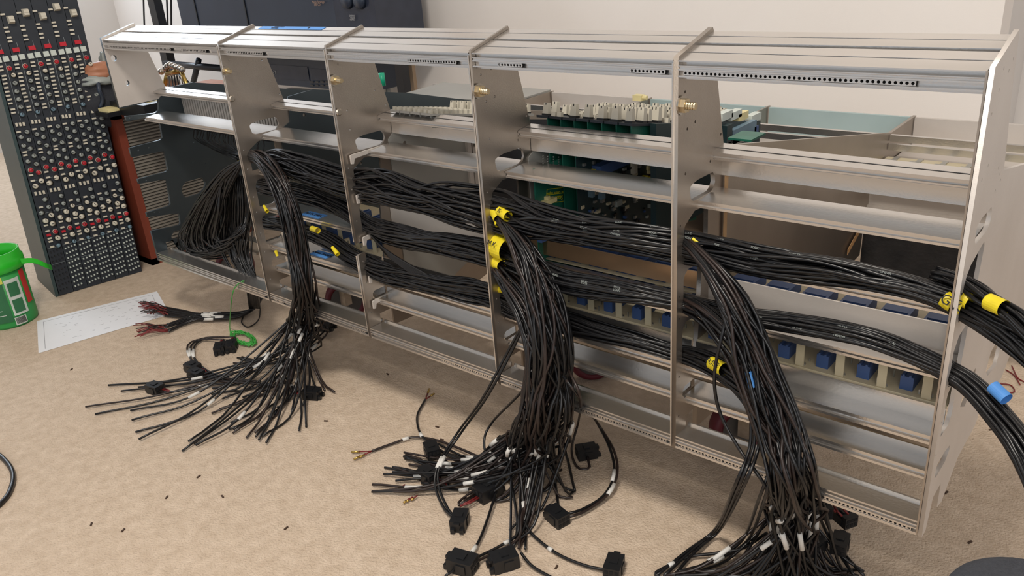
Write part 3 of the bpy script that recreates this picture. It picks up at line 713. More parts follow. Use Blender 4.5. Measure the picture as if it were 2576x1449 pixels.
# drop 1 --------------------------------------------------
D1 = thing('cable_branch', 'black cable branch fanning over the carpet below the second bay', 'cable branch', (1.8, -.2, -FL), 'cable branches falling to the carpet')
p1 = PD([(618, 405, .16), (640, 393, .07), (668, 410, .0), (700, 460, -.06), (730, 540, -.08), (752, 640, -.09), (768, 740, -.10)]) + [fp(762, 850, .16), fp(735, 905, .06)]
ends1 = [(239, 1042), (272, 969), (331, 1057), (349, 1105), (487, 1116), (492, 1120), (532, 1040), (577, 1019), (586, 1089), (588, 1080), (620, 1101), (643, 1098), (651, 1106), (668, 1030), (697, 1025), (734, 1037), (752, 1082), (817, 982), (348, 974), (597, 900), (587, 913), (532, 992), (534, 977), (672, 886), (690, 900), (812, 990), (640, 900), (605, 905), (700, 960), (660, 985), (760, 985), (720, 1010), (560, 985), (610, 1000)]
branch(D1, p1, 54, 31, [.02, .035, .045, .05, .055, .06, .075, .11, .15], [.02, .035, .05, .055, .06, .07, .10, .14, .18], ends1, .55, m=40)
c1 = [(640, 930, .08), (590, 960, .03), (530, 968, .02)]
connector(D1, 394, 987, 100, feed=c1); connector(D1, 488, 935, 95, feed=[(640, 930, .1), (600, 950, .03), (550, 955, .02)]); connector(D1, 497, 952, 95)
connector(D1, 556, 886, -130, feed=[(650, 960, .04), (560, 950, .03), (500, 920, .02), (475, 875, .02), (500, 855, .02)]); connector(D1, 584, 880, -130, feed=[(650, 965, .04), (545, 955, .03), (490, 915, .02), (485, 870, .02), (520, 850, .02)])
connector(D1, 787, 1000, -65, feed=[(705, 945, .05), (725, 962, .03)]); connector(D1, 725, 930, 0, h=.02); connector(D1, 820, 829, -70, h=.05, sc_=1.1)
# the looped hank on its left
HK = thing('cable_hank', 'looped hank of black cable hanging inside the leftmost bay', 'cable hank', (1.1, .2, .3))
r = random.Random(5)
def jit(L, q, dd=.02): return [(x + r.uniform(-q, q), y + r.uniform(-q, q), d + r.uniform(-dd, dd)) if 0 < i_ < len(L) - 1 else (x + r.uniform(-3, 3), y + r.uniform(-3, 3), d) for i_, (x, y, d) in enumerate(L)]
for j in range(105):
    a = r.uniform(0, 1); b = r.uniform(-1, 1)
    L = [(615, 402 + 6 * b, .14), (560 - 12 * a + 30 * a * a, 440 + 30 * a, .13 + .03 * b), (492 + 75 * a, 520 + 15 * a, .12 + .05 * b), (455 + 110 * a, 600 + 10 * b, .12 + .06 * b), (480 + 95 * a, 645 - 30 * a + 6 * b, .14 + .06 * b), (575 + 40 * a, 625 - 45 * a + 12 * b, .17 + .05 * b), (622 + 8 * b, 560 - 40 * a, .2), (622 + 6 * b, 450, .18)]
    cable_obj(catmull(PD(jit(L, 10 if j > 30 else 4)), 28), HK)
for j in range(34):
    b = r.uniform(-1, 1)
    L = PD(jit([(600 + 30 * b, 440, .2), (596 + 38 * b, 540, .17), (602 + 26 * b, 640, .16), (632 + 16 * b, 705, .12)], 9)) + [fp(640 + 14 * b, 775, .06)]
    cable_obj(catmull(L, 20), HK)
for j in range(9):
    L = PD(jit([(545 + j * 9, 600, .14), (560 + j * 8, 650, .15), (590 + j * 6, 690, .16), (625, 672 + j * 2, .16)], 6)); cable_obj(catmull(L, 16), HK)
# stripped bundle lying on the floor to the left
SB = thing('stripped_cables', 'bundle of black cables with stripped red ends lying across the paper corner', 'cable bundle', (.3, .0, -FL))
for j in range(34):
    g = r.random() < .62; b = r.uniform(-1, 1); u = r.uniform(-1, 1)
    yy = 775 if g else 822
    e = fp(415 + 10 * u, (784 if g else 828) + 12 * b, .02)
    P = [fp(655 + 8 * u, 742, .1), fp(640 + 6 * u, 772, .05), fp(600, 792 + 7 * b, .03 + .01 * u), fp(505, 797 + 9 * b, .025 + .012 * u), fp(460, (790 if g else 812) + 10 * b, .02), e]
    pts = catmull(P, 30); cable_obj(pts, SB, CR * .9)
    sleeve(pts[14 + (j % 2):17 + (j % 2)], SB)
    for q in range(2):
        tip = fp((365 if g else 352) + r.uniform(-18, 25), (775 if g else 832) + r.uniform(-18, 16), .012 + .07 * r.random() * (1 if g else .4))
        mid = e.lerp(tip, .55) + Vector((0, 0, .03 * r.random()))
        cable_obj(catmull([e, mid, tip], 8), SB, .0036, 'red_wire' if r.random() < .6 else 'cable_brown', 'bare_wire', 5)
cable_obj(catmull([fp(612, 795), fp(608, 812), fp(625, 823), fp(650, 805), fp(655, 775)], 20), SB, CR * .7)

# drop 2 --------------------------------------------------
D2 = thing('cable_branch', 'black cable branch pouring from the third bay onto the carpet centre', 'cable branch', (3.7, -.2, -FL), 'cable branches falling to the carpet')
p2 = PD([(1236, 530, .09), (1262, 552, .05), (1310, 620, -.02), (1348, 700, -.07), (1378, 790, -.10), (1392, 880, -.12), (1392, 970, -.13), (1385, 1050, -.15)]) + [fp(1365, 1130, .12), fp(1330, 1170, .05)]
ends2 = [(935, 1237), (965, 1193), (988, 1175), (1015, 1148), (1362, 1238), (1445, 1235), (1280, 1160), (1100, 1190), (1060, 1215), (1150, 1175), (1180, 1240), (1240, 1260), (1010, 1225), (1330, 1230), (1400, 1200), (1120, 1140), (1200, 1150), (1310, 1300), (1300, 1340), (1305, 1380), (1290, 1375), (1250, 1180), (1060, 1160)]
branch(D2, p2, 50, 41, [.012, .03, .06, .07, .075, .08, .085, .09, .12, .14], [.02, .03, .06, .08, .085, .09, .10, .11, .14, .16], ends2, .6, m=40)
p2b = PD([(1240, 650, .09), (1290, 720, .0), (1340, 800, -.05), (1368, 900, -.09), (1360, 1000, -.11), (1340, 1080, -.13)]) + [fp(1330, 1150, .08), fp(1300, 1180, .03)]
branch(D2, p2b, 32, 43, [.03, .045, .06, .075, .08, .09, .11, .12], [.03, .05, .07, .08, .09, .10, .12, .12], ends2[::-1], .5, m=36)
def loose(t, pix, ends_floor, m='cable', r_=CR, sl=()):
    P = PD(pix) + [fp(*e) for e in ends_floor]
    full = [Vector((p.x, p.y, max(p.z, -FL + .009))) for p in catmull(P, 46)]
    cable_obj(full, t, r_, m)
    for s in sl: sleeve(full[s:s + 3], t)
    return full
for dx in (0, 9):
    loose(D2, [(1330, 790, -.08), (1280 + dx, 880, -.12), (1215 + dx, 1000, -.2)], [(1150 + dx, 1090, .2), (1102 + dx * .6, 1170, .12), (1095 + dx, 1225, .06), (1118 + dx, 1280, .03), (1140 + dx * .4, 1300, .03)], sl=(33,))
connector(D2, 1158, 1322, -150, feed=None); 
loose(D2, [(1350, 850, -.1), (1330, 960, -.16)], [(1240, 1060, .25), (1218, 1110, .16), (1232, 1180, .05), (1260, 1230, .03)])
for dx in (0, 8):
    loose(D2, [(1405, 930, -.12), (1450, 990, -.16)], [(1500, 1060, .2), (1535 + dx, 1130, .12), (1545 + dx, 1190, .06), (1520 + dx, 1245, .03), (1468, 1280 + dx, .02), (1430, 1292 + dx, .03)], 'cable_brown' if dx else 'cable', sl=(34 + dx // 8 * 2,))
connector(D2, 1402, 1312, 75); connector(D2, 1476, 1148, -40)
for a, b in (((1395, 1000), (1446, 1235)), ((1385, 1100), (1406, 1285))):
    loose(D2, [(a[0], a[1], -.14)], [((a[0] + b[0]) / 2, (a[1] + b[1]) / 2 + 10, .05), (b[0], b[1], .012)], sl=(24,))
loose(D2, [(1430, 930, -.12), (1460, 1000, -.15)], [(1455, 1060, .12), (1438, 1130, .03), (1452, 1175, .02), (1482, 1178, .02), (1478, 1150, .03)], 'cable_brown')
connector(D2, 1088, 1145, 60); connector(D2, 1080, 1208, 85, feed=[(1300, 1190, .05), (1200, 1200, .03), (1130, 1206, .02)]); connector(D2, 1262, 1150, 10, sc_=1.35, h=.02); connector(D2, 1228, 1248, -10, sc_=1.2, feed=[(1330, 1130, .1), (1260, 1190, .06), (1170, 1255, .03)])
f1 = loose(D2, [], [(1240, 1165, .05), (1160, 1130, .03), (1100, 1108, .02), (1040, 1100, .02), (990, 1115, .015), (935, 1135, .015)], 'cable_brown', sl=(33,))
f2 = loose(D2, [], [(1220, 1170, .05), (1140, 1150, .03), (1075, 1110, .03), (1055, 1085, .03), (1050, 1045, .02), (1070, 1005, .02)], 'cable', sl=(24,))
for f, tips in ((f1, ((890, 1155), (884, 1137), (905, 1150))), (f2, ((1080, 978), (1092, 990)))):
    for tp in tips:
        e = fp(tp[0], tp[1], .015); a = f[-1].lerp(e, .6)
        cable_obj([f[-1], a], D2, .004, 'red_wire', 'bare_wire', 5); cable_obj([a, e], D2, .0065, 'gold', 'crimp_pin', 6)
for px, py in ((1003, 1231), (1022, 1262), (1034, 1258), (1015, 1265)):
    cable_obj([fp(px + 16, py - 12, .02), fp(px + 7, py - 5, .015)], D2, .004, 'red_wire', 'bare_wire', 5); cable_obj([fp(px + 7, py - 5, .015), fp(px, py, .012)], D2, .0065, 'gold', 'crimp_pin', 6)
# tail that runs to the front edge
loose(D2, [], [(1320, 1240, .05), (1306, 1300, .06), (1300, 1345, .03), (1255, 1375, .02), (1215, 1395, .02), (1185, 1410, .03)], sl=(28,))
loose(D2, [], [(1330, 1235, .05), (1312, 1300, .06), (1306, 1350, .03), (1262, 1385, .02), (1220, 1402, .02), (1190, 1418, .03)], 'cable_brown')
loose(D2, [], [(1318, 1310, .04), (1340, 1345, .02), (1400, 1392, .015), (1470, 1422, .015), (1530, 1435, .02)], sl=(18,))
loose(D2, [], [(1290, 1140, .05), (1255, 1220, .04), (1225, 1310, .03), (1200, 1370, .02), (1160, 1420, .02), (1120, 1449, .02)], 'cable', sl=(34,))
loose(D2, [], [(1310, 1390, .04), (1340, 1425, .02), (1400, 1460, .015)])
connector(D2, 1166, 1432, 105, sc_=1.15); connector(D2, 1270, 1424, 150, sc_=1.1); connector(D2, 1545, 1440, 20, sc_=1.0)

# drop 3 --------------------------------------------------
D3 = thing('cable_branch', 'black cable branch falling in front of the rightmost bay with lettered yellow sleeve', 'cable branch', (4.9, -.2, -FL), 'cable branches falling to the carpet')
p3 = PD([(1712, 598, .09), (1745, 625, .04), (1800, 690, -.02), (1850, 770, -.06), (1882, 850, -.08), (1910, 940, -.10), (1945, 1030, -.12), (1975, 1120, -.14), (1995, 1210, -.16)]) + [fp(2005, 1330, .12), fp(2010, 1400, .05)]
ends3 = [(1750, 1440), (1820, 1449), (1700, 1449), (1900, 1449), (1960, 1460), (2020, 1470), (2100, 1449), (2040, 1440), (1990, 1460), (2000, 1449), (1940, 1455), (2160, 1449), (1880, 1440), (2060, 1470), (1980, 1480), (2130, 1440)]
branch(D3, p3, 54, 51, [.01, .025, .05, .06, .07, .075, .08, .085, .09, .11, .13], [.015, .025, .05, .07, .075, .08, .085, .09, .095, .10, .12], ends3, .35, m=40)
p3b = PD([(1715, 760, .09), (1770, 790, .02), (1830, 850, -.05), (1880, 930, -.08), (1920, 1020, -.10), (1955, 1110, -.12), (1980, 1200, -.14)]) + [fp(1985, 1320, .1), fp(1975, 1400, .04)]
branch(D3, p3b, 28, 53, [.03, .035, .05, .06, .06, .07, .08, .09, .1], [.03, .035, .05, .06, .065, .07, .08, .09, .1], ends3[::-1], .4, m=34)
loose(D3, [(1840, 760, -.05), (1815, 850, -.12), (1797, 950, -.14), (1812, 1040, -.14), (1860, 1130, -.16), (1930, 1230, -.2)], [(2020, 1400, .08), (2070, 1449, .03)])
for dx in (0, 10, 22):
    loose(D3, [(1890 + dx, 1050, -.12), (1885 + dx, 1130, -.16), (1850 + dx, 1220, -.25)], [(1800 + dx * .6, 1330, .08), (1730 + dx, 1385, .03), (1650 + dx * 2, 1449, .012)])
for dx in (0, 14):
    loose(D3, [(1945, 1160, -.14), (1925 - dx, 1250, -.2)], [(1880 - dx, 1360, .06), (1800 - dx, 1410, .02), (1700, 1440 + dx, .012)], sl=(36,))
for dx in (0, 12):
    loose(D3, [(1990, 1110, -.12), (2030 + dx, 1210, -.14)], [(2070 + dx, 1320, .1), (2110 + dx, 1390, .05), (2150 + dx * 2, 1449, .02)])
loose(D3, [], [(1660, 1449, .012), (1650, 1440, .015), (1730, 1402, .02), (1800, 1392, .03), (1870, 1378, .05), (1930, 1340, .08)], sl=(8,))
for q in ((2066, 1290, 40, .14), (2122, 1312, 60, .10), (2112, 1380, 10, .08), (2043, 1385, -20, .08), (2012, 1392, 5, .1)): connector(D3, q[0], q[1], q[2], h=q[3], sc_=.9)
for px, py in ((2080, 1280), (2112, 1285), (2096, 1290)): cable_obj(catmull([fp(px, py - 20, .18), fp(px + 10, py - 5, .19), fp(px + 22, py + 8, .17)], 8), D3, .005, 'red_wire', 'bare_wire', 5)
# yellow lettered sleeves on the looms
def ysleeve(t, L, r, txt=None, up_=None, tsz=.016, lab='yellow marker sleeve', col_='yellow_sleeve'):
    r = [q * .72 for q in r]; P = PD(L); o = band(t, P, r, col_, label=lab)
    if txt:
        c = (P[0] + P[-1]) / 2; d = (P[-1] - P[0]).normalized(); tc = CP - c; tc = (tc - d * tc.dot(d)).normalized()
        rr = max(r) if isinstance(r, (list, tuple)) else r
        text('lettering', txt, Wv(c + tc * (rr * 1.12 + .006)), tsz, frame_rot(d if up_ is None else up_, tc), 'ink', t, w=False)
ysleeve(D2, [(1238, 522, .07), (1256, 550, .04)], [.034, .04]); ysleeve(D2, [(1256, 530, .03), (1278, 545, .01)], [.03, .034], 'K', tsz=.009); ysleeve(D2, [(1244, 552, .04), (1252, 566, .02)], [.01, .018])
ysleeve(L2, [(1243, 616, .06), (1278, 630, .045)], [.078, .078], 'M.K', tsz=.011); ysleeve(L2, [(1243, 655, .05), (1262, 668, .03)], [.052, .036])
ysleeve(L3, [(1254, 727, .06), (1268, 728, .05)], [.026, .026]); ysleeve(L3, [(785, 575, .06), (800, 580, .05)], [.024, .024]); ysleeve(L3, [(836, 622, .04), (850, 640, .03)], [.014, .02])
ysleeve(D1, [(648, 392, .08), (660, 390, .07)], [.006, .018]); ysleeve(D1, [(664, 518, .05), (672, 532, .03)], [.012, .016]); ysleeve(D1, [(693, 630, .0), (698, 644, .0)], [.014, .012]); ysleeve(HK, [(600, 404, .14), (602, 412, .14)], [.01, .012])
ysleeve(D3, [(1713, 598, .07), (1722, 602, .06)], [.014, .006]); ysleeve(D3, [(1742, 600, .06), (1758, 612, .06)], [.008, .012]); ysleeve(L2, [(1750, 648, .07), (1766, 666, .06)], [.014, .012])
ysleeve(L3, [(1790, 912, .0), (1822, 930, -.03)], [.036, .038], 'FUSE', tsz=.010); ysleeve(L3, [(1766, 910, .04), (1782, 918, .04)], [.014, .014], '- - -', tsz=.008)
ysleeve(L1, [(2376, 752, .06), (2400, 768, .05)], [.04, .036], 'G', tsz=.014); ysleeve(L1, [(2414, 746, .05), (2440, 760, .04)], [.035, .036], 'L', tsz=.012); ysleeve(L1, [(2402, 770, .03), (2418, 776, .03)], [.03, .03], 'K', tsz=.012)
ysleeve(LX, [(2486, 758, -.02), (2526, 776, -.05)], [.036, .036]); ysleeve(L2, [(2497, 972, .0), (2532, 1005, -.03)], [.03, .03], lab='blue tape sleeve', col_='blue_tape'); ysleeve(D3, [(1882, 935, -.13), (1892, 975, -.14)], [.016, .016], lab='blue tape sleeve', col_='blue_tape')

# blue tapes written on the rails
def tape(x0p, x1p, d, z, dd, dz, txts, label, pts=None):
    t = None
    k = MB(); a, b = x0p, x1p
    k.add([(a, d, z), (b, d, z), (b, d + dd, z + dz), (a, d + dd, z + dz), (a, d, z + .002), (b, d, z + .002), (b, d + dd, z + dz + .002), (a, d + dd, z + dz + .002)], [(0, 3, 2, 1), (4, 5, 6, 7), (0, 1, 5, 4), (1, 2, 6, 5), (2, 3, 7, 6), (3, 0, 4, 7)])
    o = k.build('masking_tape', 'blue_tape'); tag(o, label, 'tape', 'strips of blue masking tape')
    R = frame_rot((1, 0, 0), (0, -dz, dd))
    for tx, fx, fy, s in txts:
        text('handwriting', tx, (a + (b - a) * fx, d + dd * fy, z + dz * fy + .003), s, R, 'ink', o)
xa = onz(640, 78, 1.68).x; xb = onz(815, 78, 1.68).x
tape(xa, xb, .218, zt(.218) + .001, .036, .036 * Kz, [('AUTOMATION', .30, .7, .0045), ('COMPUTER', .26, .25, .004), ('8', .78, .5, .008)], 'long blue masking tape strip with handwriting on top of the frame')
a = onz(748, 542, .607).x; b = onz(815, 545, .607).x
tape(a, b, .12, .607, .07, 0, [('AUX MIX', .5, .5, .012)], 'blue tape strip reading AUX MIX on the upper shelf rail')
a = onz(775, 640, .369).x; b = onz(845, 640, .369).x
tape(a, b, .09, .369, .07, 0, [('SMALL FADER', .5, .5, .009)], 'blue tape strip reading SMALL FADER on the lower shelf rail')

# ------------------------------------------------------------------ the upended mixing desk on the left
A0 = onz(150, 745, -FL); B0 = onz(358, 683, -FL)
uv = (B0 - A0); DW = uv.length; eu = uv.normalized(); ev = Vector((-.1056, .0739, .9917)).normalized()
en = eu.cross(ev).normalized()
if en.dot(CP - A0) < 0: en = -en
DR = Matrix((eu, ev, en)).transposed()
def desk_uv(px, py):
    r_ = ray(px, py); t_ = (A0 - CP).dot(en) / r_.dot(en); q = CP + r_ * t_ - A0
    g = eu.dot(ev); a_, b_ = q.dot(eu), q.dot(ev); dt = 1 - g * g
    return (a_ - g * b_) / dt, (b_ - g * a_) / dt
DH = 2.75
dk = thing('mixing_desk', 'upended mixing desk casing with dark green side panel beside the bucket', 'mixing desk', A0 + eu * DW / 2 - en * .3)
def dbox(k, u0, v0, n0, u1, v1, n1, mi=0):
    vs = [A0 + eu * u_ + ev * v_ + en * n_ for u_, v_, n_ in ((u0, v0, n0), (u1, v0, n0), (u1, v1, n0), (u0, v1, n0), (u0, v0, n1), (u1, v0, n1), (u1, v1, n1), (u0, v1, n1))]
    k.add(vs, [(0, 3, 2, 1), (4, 5, 6, 7), (0, 1, 5, 4), (1, 2, 6, 5), (2, 3, 7, 6), (3, 0, 4, 7)], mi)
k = MB(); dbox(k, -.03, 0, -.62, -.005, DH, .0); k.build('side_panel', 'desk_side', dk)
k = MB(); dbox(k, -.005, .0, -.55, DW, DH, -.03); k.build('casing', 'dark_panel', dk)
def knob_me(r0, h, mcap, nm, line=True):
    k = MB(); n = 12
    vs, fs = tube([(0, 0, 0), (0, 0, h * .25)], r0 * 1.15, n); k.add(vs, fs, 1)
    vs, fs = tube([(0, 0, h * .25), (0, 0, h * .9), (0, 0, h)], [r0, r0 * .88, r0 * .7], n); k.add(vs, fs, 0)
    k.box((-r0 * .12, 0, h), (r0 * .12, r0 * .8, h * 1.04), 2)
    return mesh(nm, k.v, k.f, None, True, [mcap, 'knob_ivory' if mcap in ('knob_red',) else 'black_plastic', 'ink'], k.mi)
KN = {c: knob_me(.0185 * U, .036 * U, c, 'knob') for c in ('knob_ivory', 'knob_grey', 'knob_blue', 'knob_red')}
KB = knob_me(.0225 * U, .040 * U, 'knob_ivory', 'knob')
def bmsh(w, h, t_, m_):
    k = MB(); k.box((-w / 2 * U, -h / 2 * U, 0), (w / 2 * U, h / 2 * U, t_ * U)); k.box((-w / 2 * U * .8, -h / 2 * U * .8, t_ * U), (w / 2 * U * .8, h / 2 * U * .8, t_ * U * 1.1)); return mesh('button', k.v, k.f, m_)
BT = {'b': bmsh(.032, .014, .016, 'knob_ivory'), 'v': bmsh(.016, .03, .016, 'knob_ivory'), 'r': bmsh(.032, .02, .016, 'button_red'), 'R': bmsh(.05, .034, .014, 'button_red'), 'W': bmsh(.042, .042, .016, 'label_white'), 'p': bmsh(.010, .012, .022, 'label_white'), 'P': bmsh(.010, .010, .014, 'black_plastic')}
k = MB(); a_ = .024 * U; k.add([(-a_, -a_ * 1.3, 0), (a_, -a_ * 1.3, 0), (a_, a_ * 1.3, 0), (-a_, a_ * 1.3, 0), (-a_ * .8, -a_ * .9, .05 * U), (a_ * .8, -a_ * .9, .05 * U), (a_ * .8, a_ * .9, .05 * U), (-a_ * .8, a_ * .9, .05 * U)], [(0, 3, 2, 1), (4, 5, 6, 7), (0, 1, 5, 4), (1, 2, 6, 5), (2, 3, 7, 6), (3, 0, 4, 7)]); k.box((-a_ * .8, -a_ * .1, .05 * U), (a_ * .8, a_ * .1, .053 * U)); FC = mesh('fader_cap', k.v, k.f, 'knob_ivory')
SW = DW / 6
# rows read off the rightmost strip: (kind, pixel x, pixel y)
q1 = lambda x, y: (x / 3.677, y / 3.677)
q2 = lambda x, y: (x / 3.677, 380 + y / 3.677)
tmpl = []
for c, x, y in (('b', 750, 600), ('b', 755, 632), ('b', 760, 668), ('b', 768, 705), ('b', 775, 740), ('b', 782, 775), ('b', 795, 808), ('b', 800, 843), ('ki', 830, 595), ('kg', 840, 665), ('kg', 852, 738), ('kg', 868, 808), ('kg', 885, 875), ('kb', 895, 942), ('b', 820, 895), ('b', 825, 925), ('v', 850, 1030), ('v', 880, 1028), ('v', 910, 1025),
                ('b', 866, 1095), ('kg', 935, 1095), ('kg', 885, 1140), ('kg', 950, 1165), ('kg', 905, 1215), ('kg', 970, 1240), ('b', 915, 1272), ('b', 920, 1300), ('kg', 990, 1305), ('kg', 940, 1355), ('kg', 1008, 1378), ('b', 722, 520), ('b', 728, 552), ('kr', 795, 535), ('R', 718, 390), ('W', 705, 462), ('W', 768, 452),
                ('b', 634, 193), ('b', 645, 228), ('b', 660, 280), ('b', 668, 315), ('b', 605, 75)): tmpl.append((c,) + q1(x, y))
for c, x, y in (('kr', 965, 35), ('kr', 1035, 55), ('b', 965, 78), ('b', 980, 128), ('KB', 1050, 128), ('KB', 1000, 175), ('v', 1002, 242), ('v', 1038, 237), ('v', 1070, 230), ('kg', 1088, 292), ('b', 1045, 362), ('kg', 1107, 360), ('kg', 1058, 410), ('KB', 1128, 432), ('KB', 1080, 482), ('KB', 1147, 505), ('b', 1085, 522), ('b', 1097, 573), ('kr', 1163, 577), ('r', 1107, 608), ('b', 1115, 638), ('b', 1123, 665), ('KB', 1180, 633), ('b', 1135, 712), ('kb', 1195, 697)): tmpl.append((c,) + q2(x, y))
tl = []
for c, x, y in tmpl:
    u_, v_ = desk_uv(x, y); tl.append((c, u_ - 5 * SW, v_))
pos6 = ['leftmost, its lower pegs black', 'second from the left', 'third from the left', 'fourth from the left', 'fifth from the left', 'rightmost, beside the wooden cabinet']
_, vpt = desk_uv(1160 / 3.677, 380 + 745 / 3.677); vpt0 = desk_uv(1260 / 3.677, 380 + 1075 / 3.677)[1]
for s in range(6):
    u0 = s * SW
    t = thing('channel_strip', 'channel strip of the upended mixing desk, ' + pos6[s], 'channel strip', A0 + eu * (u0 + SW / 2) + en * .0, 'channel strips of the upended desk')
    k = MB(); dbox(k, u0 + .002, .005, -.03, u0 + SW - .002, DH, .0); k.build('front_panel', 'desk_panel', t)
    k = MB()
    for v_ in (.28, .42, .72, 1.0, 1.25): dbox(k, u0 + .008, v_, .0, u0 + SW - .008, v_ + .002, .0008)
    dbox(k, u0 + SW * .5, 1.50, .0, u0 + SW * .52, 2.1, .0012)
    o = k.build('panel_print', 'print', t); o['kind'] = 'stuff'
    rs = random.Random(s)
    for c, u_, v_ in tl:
        if u_ < .006 or u_ > SW - .004: u_ = min(max(u_, .014), SW - .014)
        if c == 'kg' and .45 < v_ < .75 and rs.random() < .2: c = 'ki'
        me = {'ki': KN['knob_ivory'], 'kg': KN['knob_grey'], 'kb': KN['knob_blue'], 'kr': KN['knob_red'], 'KB': KB}.get(c) or BT.get(c)
        o = put('knob' if c[0] in 'kK' else 'button', me, t, Wv(A0 + eu * (u0 + u_) + ev * v_ + en * .0005), DR @ Matrix.Rotation(rs.uniform(-2, 2) if c[0] in 'kK' else 0, 3, 'Z'))
    for row in range(9):
        for cc in range(4):
            if row == 8 and s in (0, 1) and cc == 3: continue
            v_ = vpt + (vpt0 - vpt) * (row / 8)
            put('peg', BT['P' if s == 0 else 'p'], t, Wv(A0 + eu * (u0 + SW * (.16 + cc * .22)) + ev * (v_ + .004 * (cc - 1.5)) + en * .0005), DR)
    v_ = desk_uv([60, 60, 60, 103, 142, 190][s], [30, 25, 25, 25, 18, 0][s])[1]
    put('fader_cap', FC, t, Wv(A0 + eu * (u0 + SW * .5) + ev * (desk_uv(140, 18)[1] - (.06 if s % 2 else .0) - .02 * (s == 2)) + en * .002), DR)

# wooden cabinet with ribbed front behind the end plate
c0 = onz(385, 668, -FL); 
WC = thing('wooden_cabinet', 'brown wooden cabinet with a ribbed grey front behind the left end plate', 'cabinet', (-1.6, 1.2, -FL))
wt = 1.0
zz = onx(265, 292, c0.x).z; wt = zz
k = MB(); k.box((c0.x - .9, c0.y, -FL), (c0.x, c0.y + .07, wt)); k.box((c0.x - .9, c0.y, wt - .05), (c0.x + .0, c0.y + 1.5, wt)); k.box((c0.x - .9, c0.y, -FL), (c0.x, c0.y + 1.5, -FL + .06)); k.build('carcass', 'wood_red', WC)
k = MB(); k.box((c0.x - .9, c0.y, wt), (c0.x + .02, c0.y + 1.5, wt + .012)); k.build('top_board', 'wood_top', WC)
nr = 46
for j in range(nr):
    z = -FL + .07 + (wt - .05 + FL - .07) * j / nr; h = (wt + FL - .1) / nr
    k = MB(); k.add([(c0.x - .03, c0.y + .07, z), (c0.x - .005, c0.y + .07, z + h * .25), (c0.x - .005, c0.y + .07, z + h * .7), (c0.x - .03, c0.y + .07, z + h), (c0.x - .03, c0.y + 1.5, z), (c0.x - .005, c0.y + 1.5, z + h * .25), (c0.x - .005, c0.y + 1.5, z + h * .7), (c0.x - .03, c0.y + 1.5, z + h)], [(0, 1, 2, 3), (4, 7, 6, 5), (0, 4, 5, 1), (1, 5, 6, 2), (2, 6, 7, 3), (3, 7, 4, 0)])
    k.build('rib', 'ribbed', WC)
# things on the cabinet
p = onz(272, 286, wt + .03)
k = MB(); k.box((p.x - .13, p.y - .05, wt + .012), (p.x + .10, p.y + .13, wt + .05), 1); k.box((p.x - .10, p.y - .03, wt + .05), (p.x + .08, p.y + .10, wt + .075), 0)
tag(k.build('charger_block', ['amber', 'black_plastic']), 'black block with a cream face on the cabinet corner', 'power block')
p = onz(345, 280, wt + .03)
k = MB(); k.box((p.x - .25, p.y - .1, wt + .012), (p.x + .35, p.y + .45, wt + .12), 1); k.box((p.x + .10, p.y - .02, wt + .12), (p.x + .24, p.y + .18, wt + .125), 0)
tag(k.build('black_case', ['amber', 'black_plastic']), 'black case with a cream label on the wooden cabinet', 'case')
def blob(k, c, sx, sy, sz, seed, mi=0, n=14):
    vs = []; fs = []
    for i in range(n + 1):
        for j in range(n):
            th = math.pi * i / n; ph = 2 * math.pi * j / n
            v = Vector((math.sin(th) * math.cos(ph), math.sin(th) * math.sin(ph), math.cos(th)))
            f = 1 + .45 * noise.noise(v * 1.8 + Vector((seed, 0, 0)))
            vs.append(c + Vector((v.x * sx, v.y * sy, v.z * sz)) * f)
    for i in range(n):
        for j in range(n): fs.append((i * n + j, i * n + (j + 1) % n, (i + 1) * n + (j + 1) % n, (i + 1) * n + j))
    k.add(vs, fs, mi)
BX = c0.x - .15
k = MB(); blob(k, onx(250, 178, BX), .12, .14, .07, 3, 1); blob(k, onx(246, 200, BX), .14, .16, .06, 9, 0); blob(k, onx(262, 162, BX), .05, .03, .10, 5, 0)
tag(k.build('work_glove', ['knob_grey', 'wood_top'], smooth=True), 'tan and grey crumpled work glove behind the upper left cheek', 'glove')
k = MB(); blob(k, onx(262, 245, BX), .10, .22, .24, 12, 0)
tag(k.build('dark_bag', ['fabric_grey'], smooth=True), 'dark grey soft bag on the wooden cabinet behind the left cheek', 'bag')
k = MB(); k.tube(catmull([onx(246, 205, BX + .1), onx(250, 228, BX + .14), onx(258, 250, BX + .12), onx(252, 272, BX + .1)], 12), .018, 6)
tag(k.build('dark_strap', 'device', smooth=True), 'dark strap curling down beside the desk edge', 'strap')
# brass head of a stand with six pins
t = thing('brass_stand', 'small brass frame with round pegs behind the leftmost open bay', 'stand', ony(435, 220, 1.2))
PB = lambda x, y: ony(x, y, 1.2)
k = MB(); k.tube([PB(420, 186), PB(455, 177)], .022, 8); k.build('cross_bar', 'gold', t, smooth=True)
for a, b in (((420, 186), (414, 235)), ((455, 177), (485, 240))):
    k = MB(); k.tube([PB(*a), PB((a[0] + b[0]) / 2 - 2, (a[1] + b[1]) / 2), PB(*b)], .02, 8); k.build('side_arm', 'gold', t, smooth=True)
for a in ((417, 172), (421, 167), (427, 163), (434, 165), (441, 168), (451, 171), (405, 180), (458, 175)):
    k = MB(); k.tube([PB(*a) + Vector((0, 0, z)) for z in (-.03, -.018, 0, .018, .03)], [.008, .026, .032, .026, .006], 10); k.build('peg', 'steel', t, smooth=True)
for j in range(6):
    k = MB(); k.tube([PB(422 + j * 6, 184 - j), PB(424 + j * 8, 225 + j)], .006, 6); k.build('string_rod', 'steel', t, smooth=True)
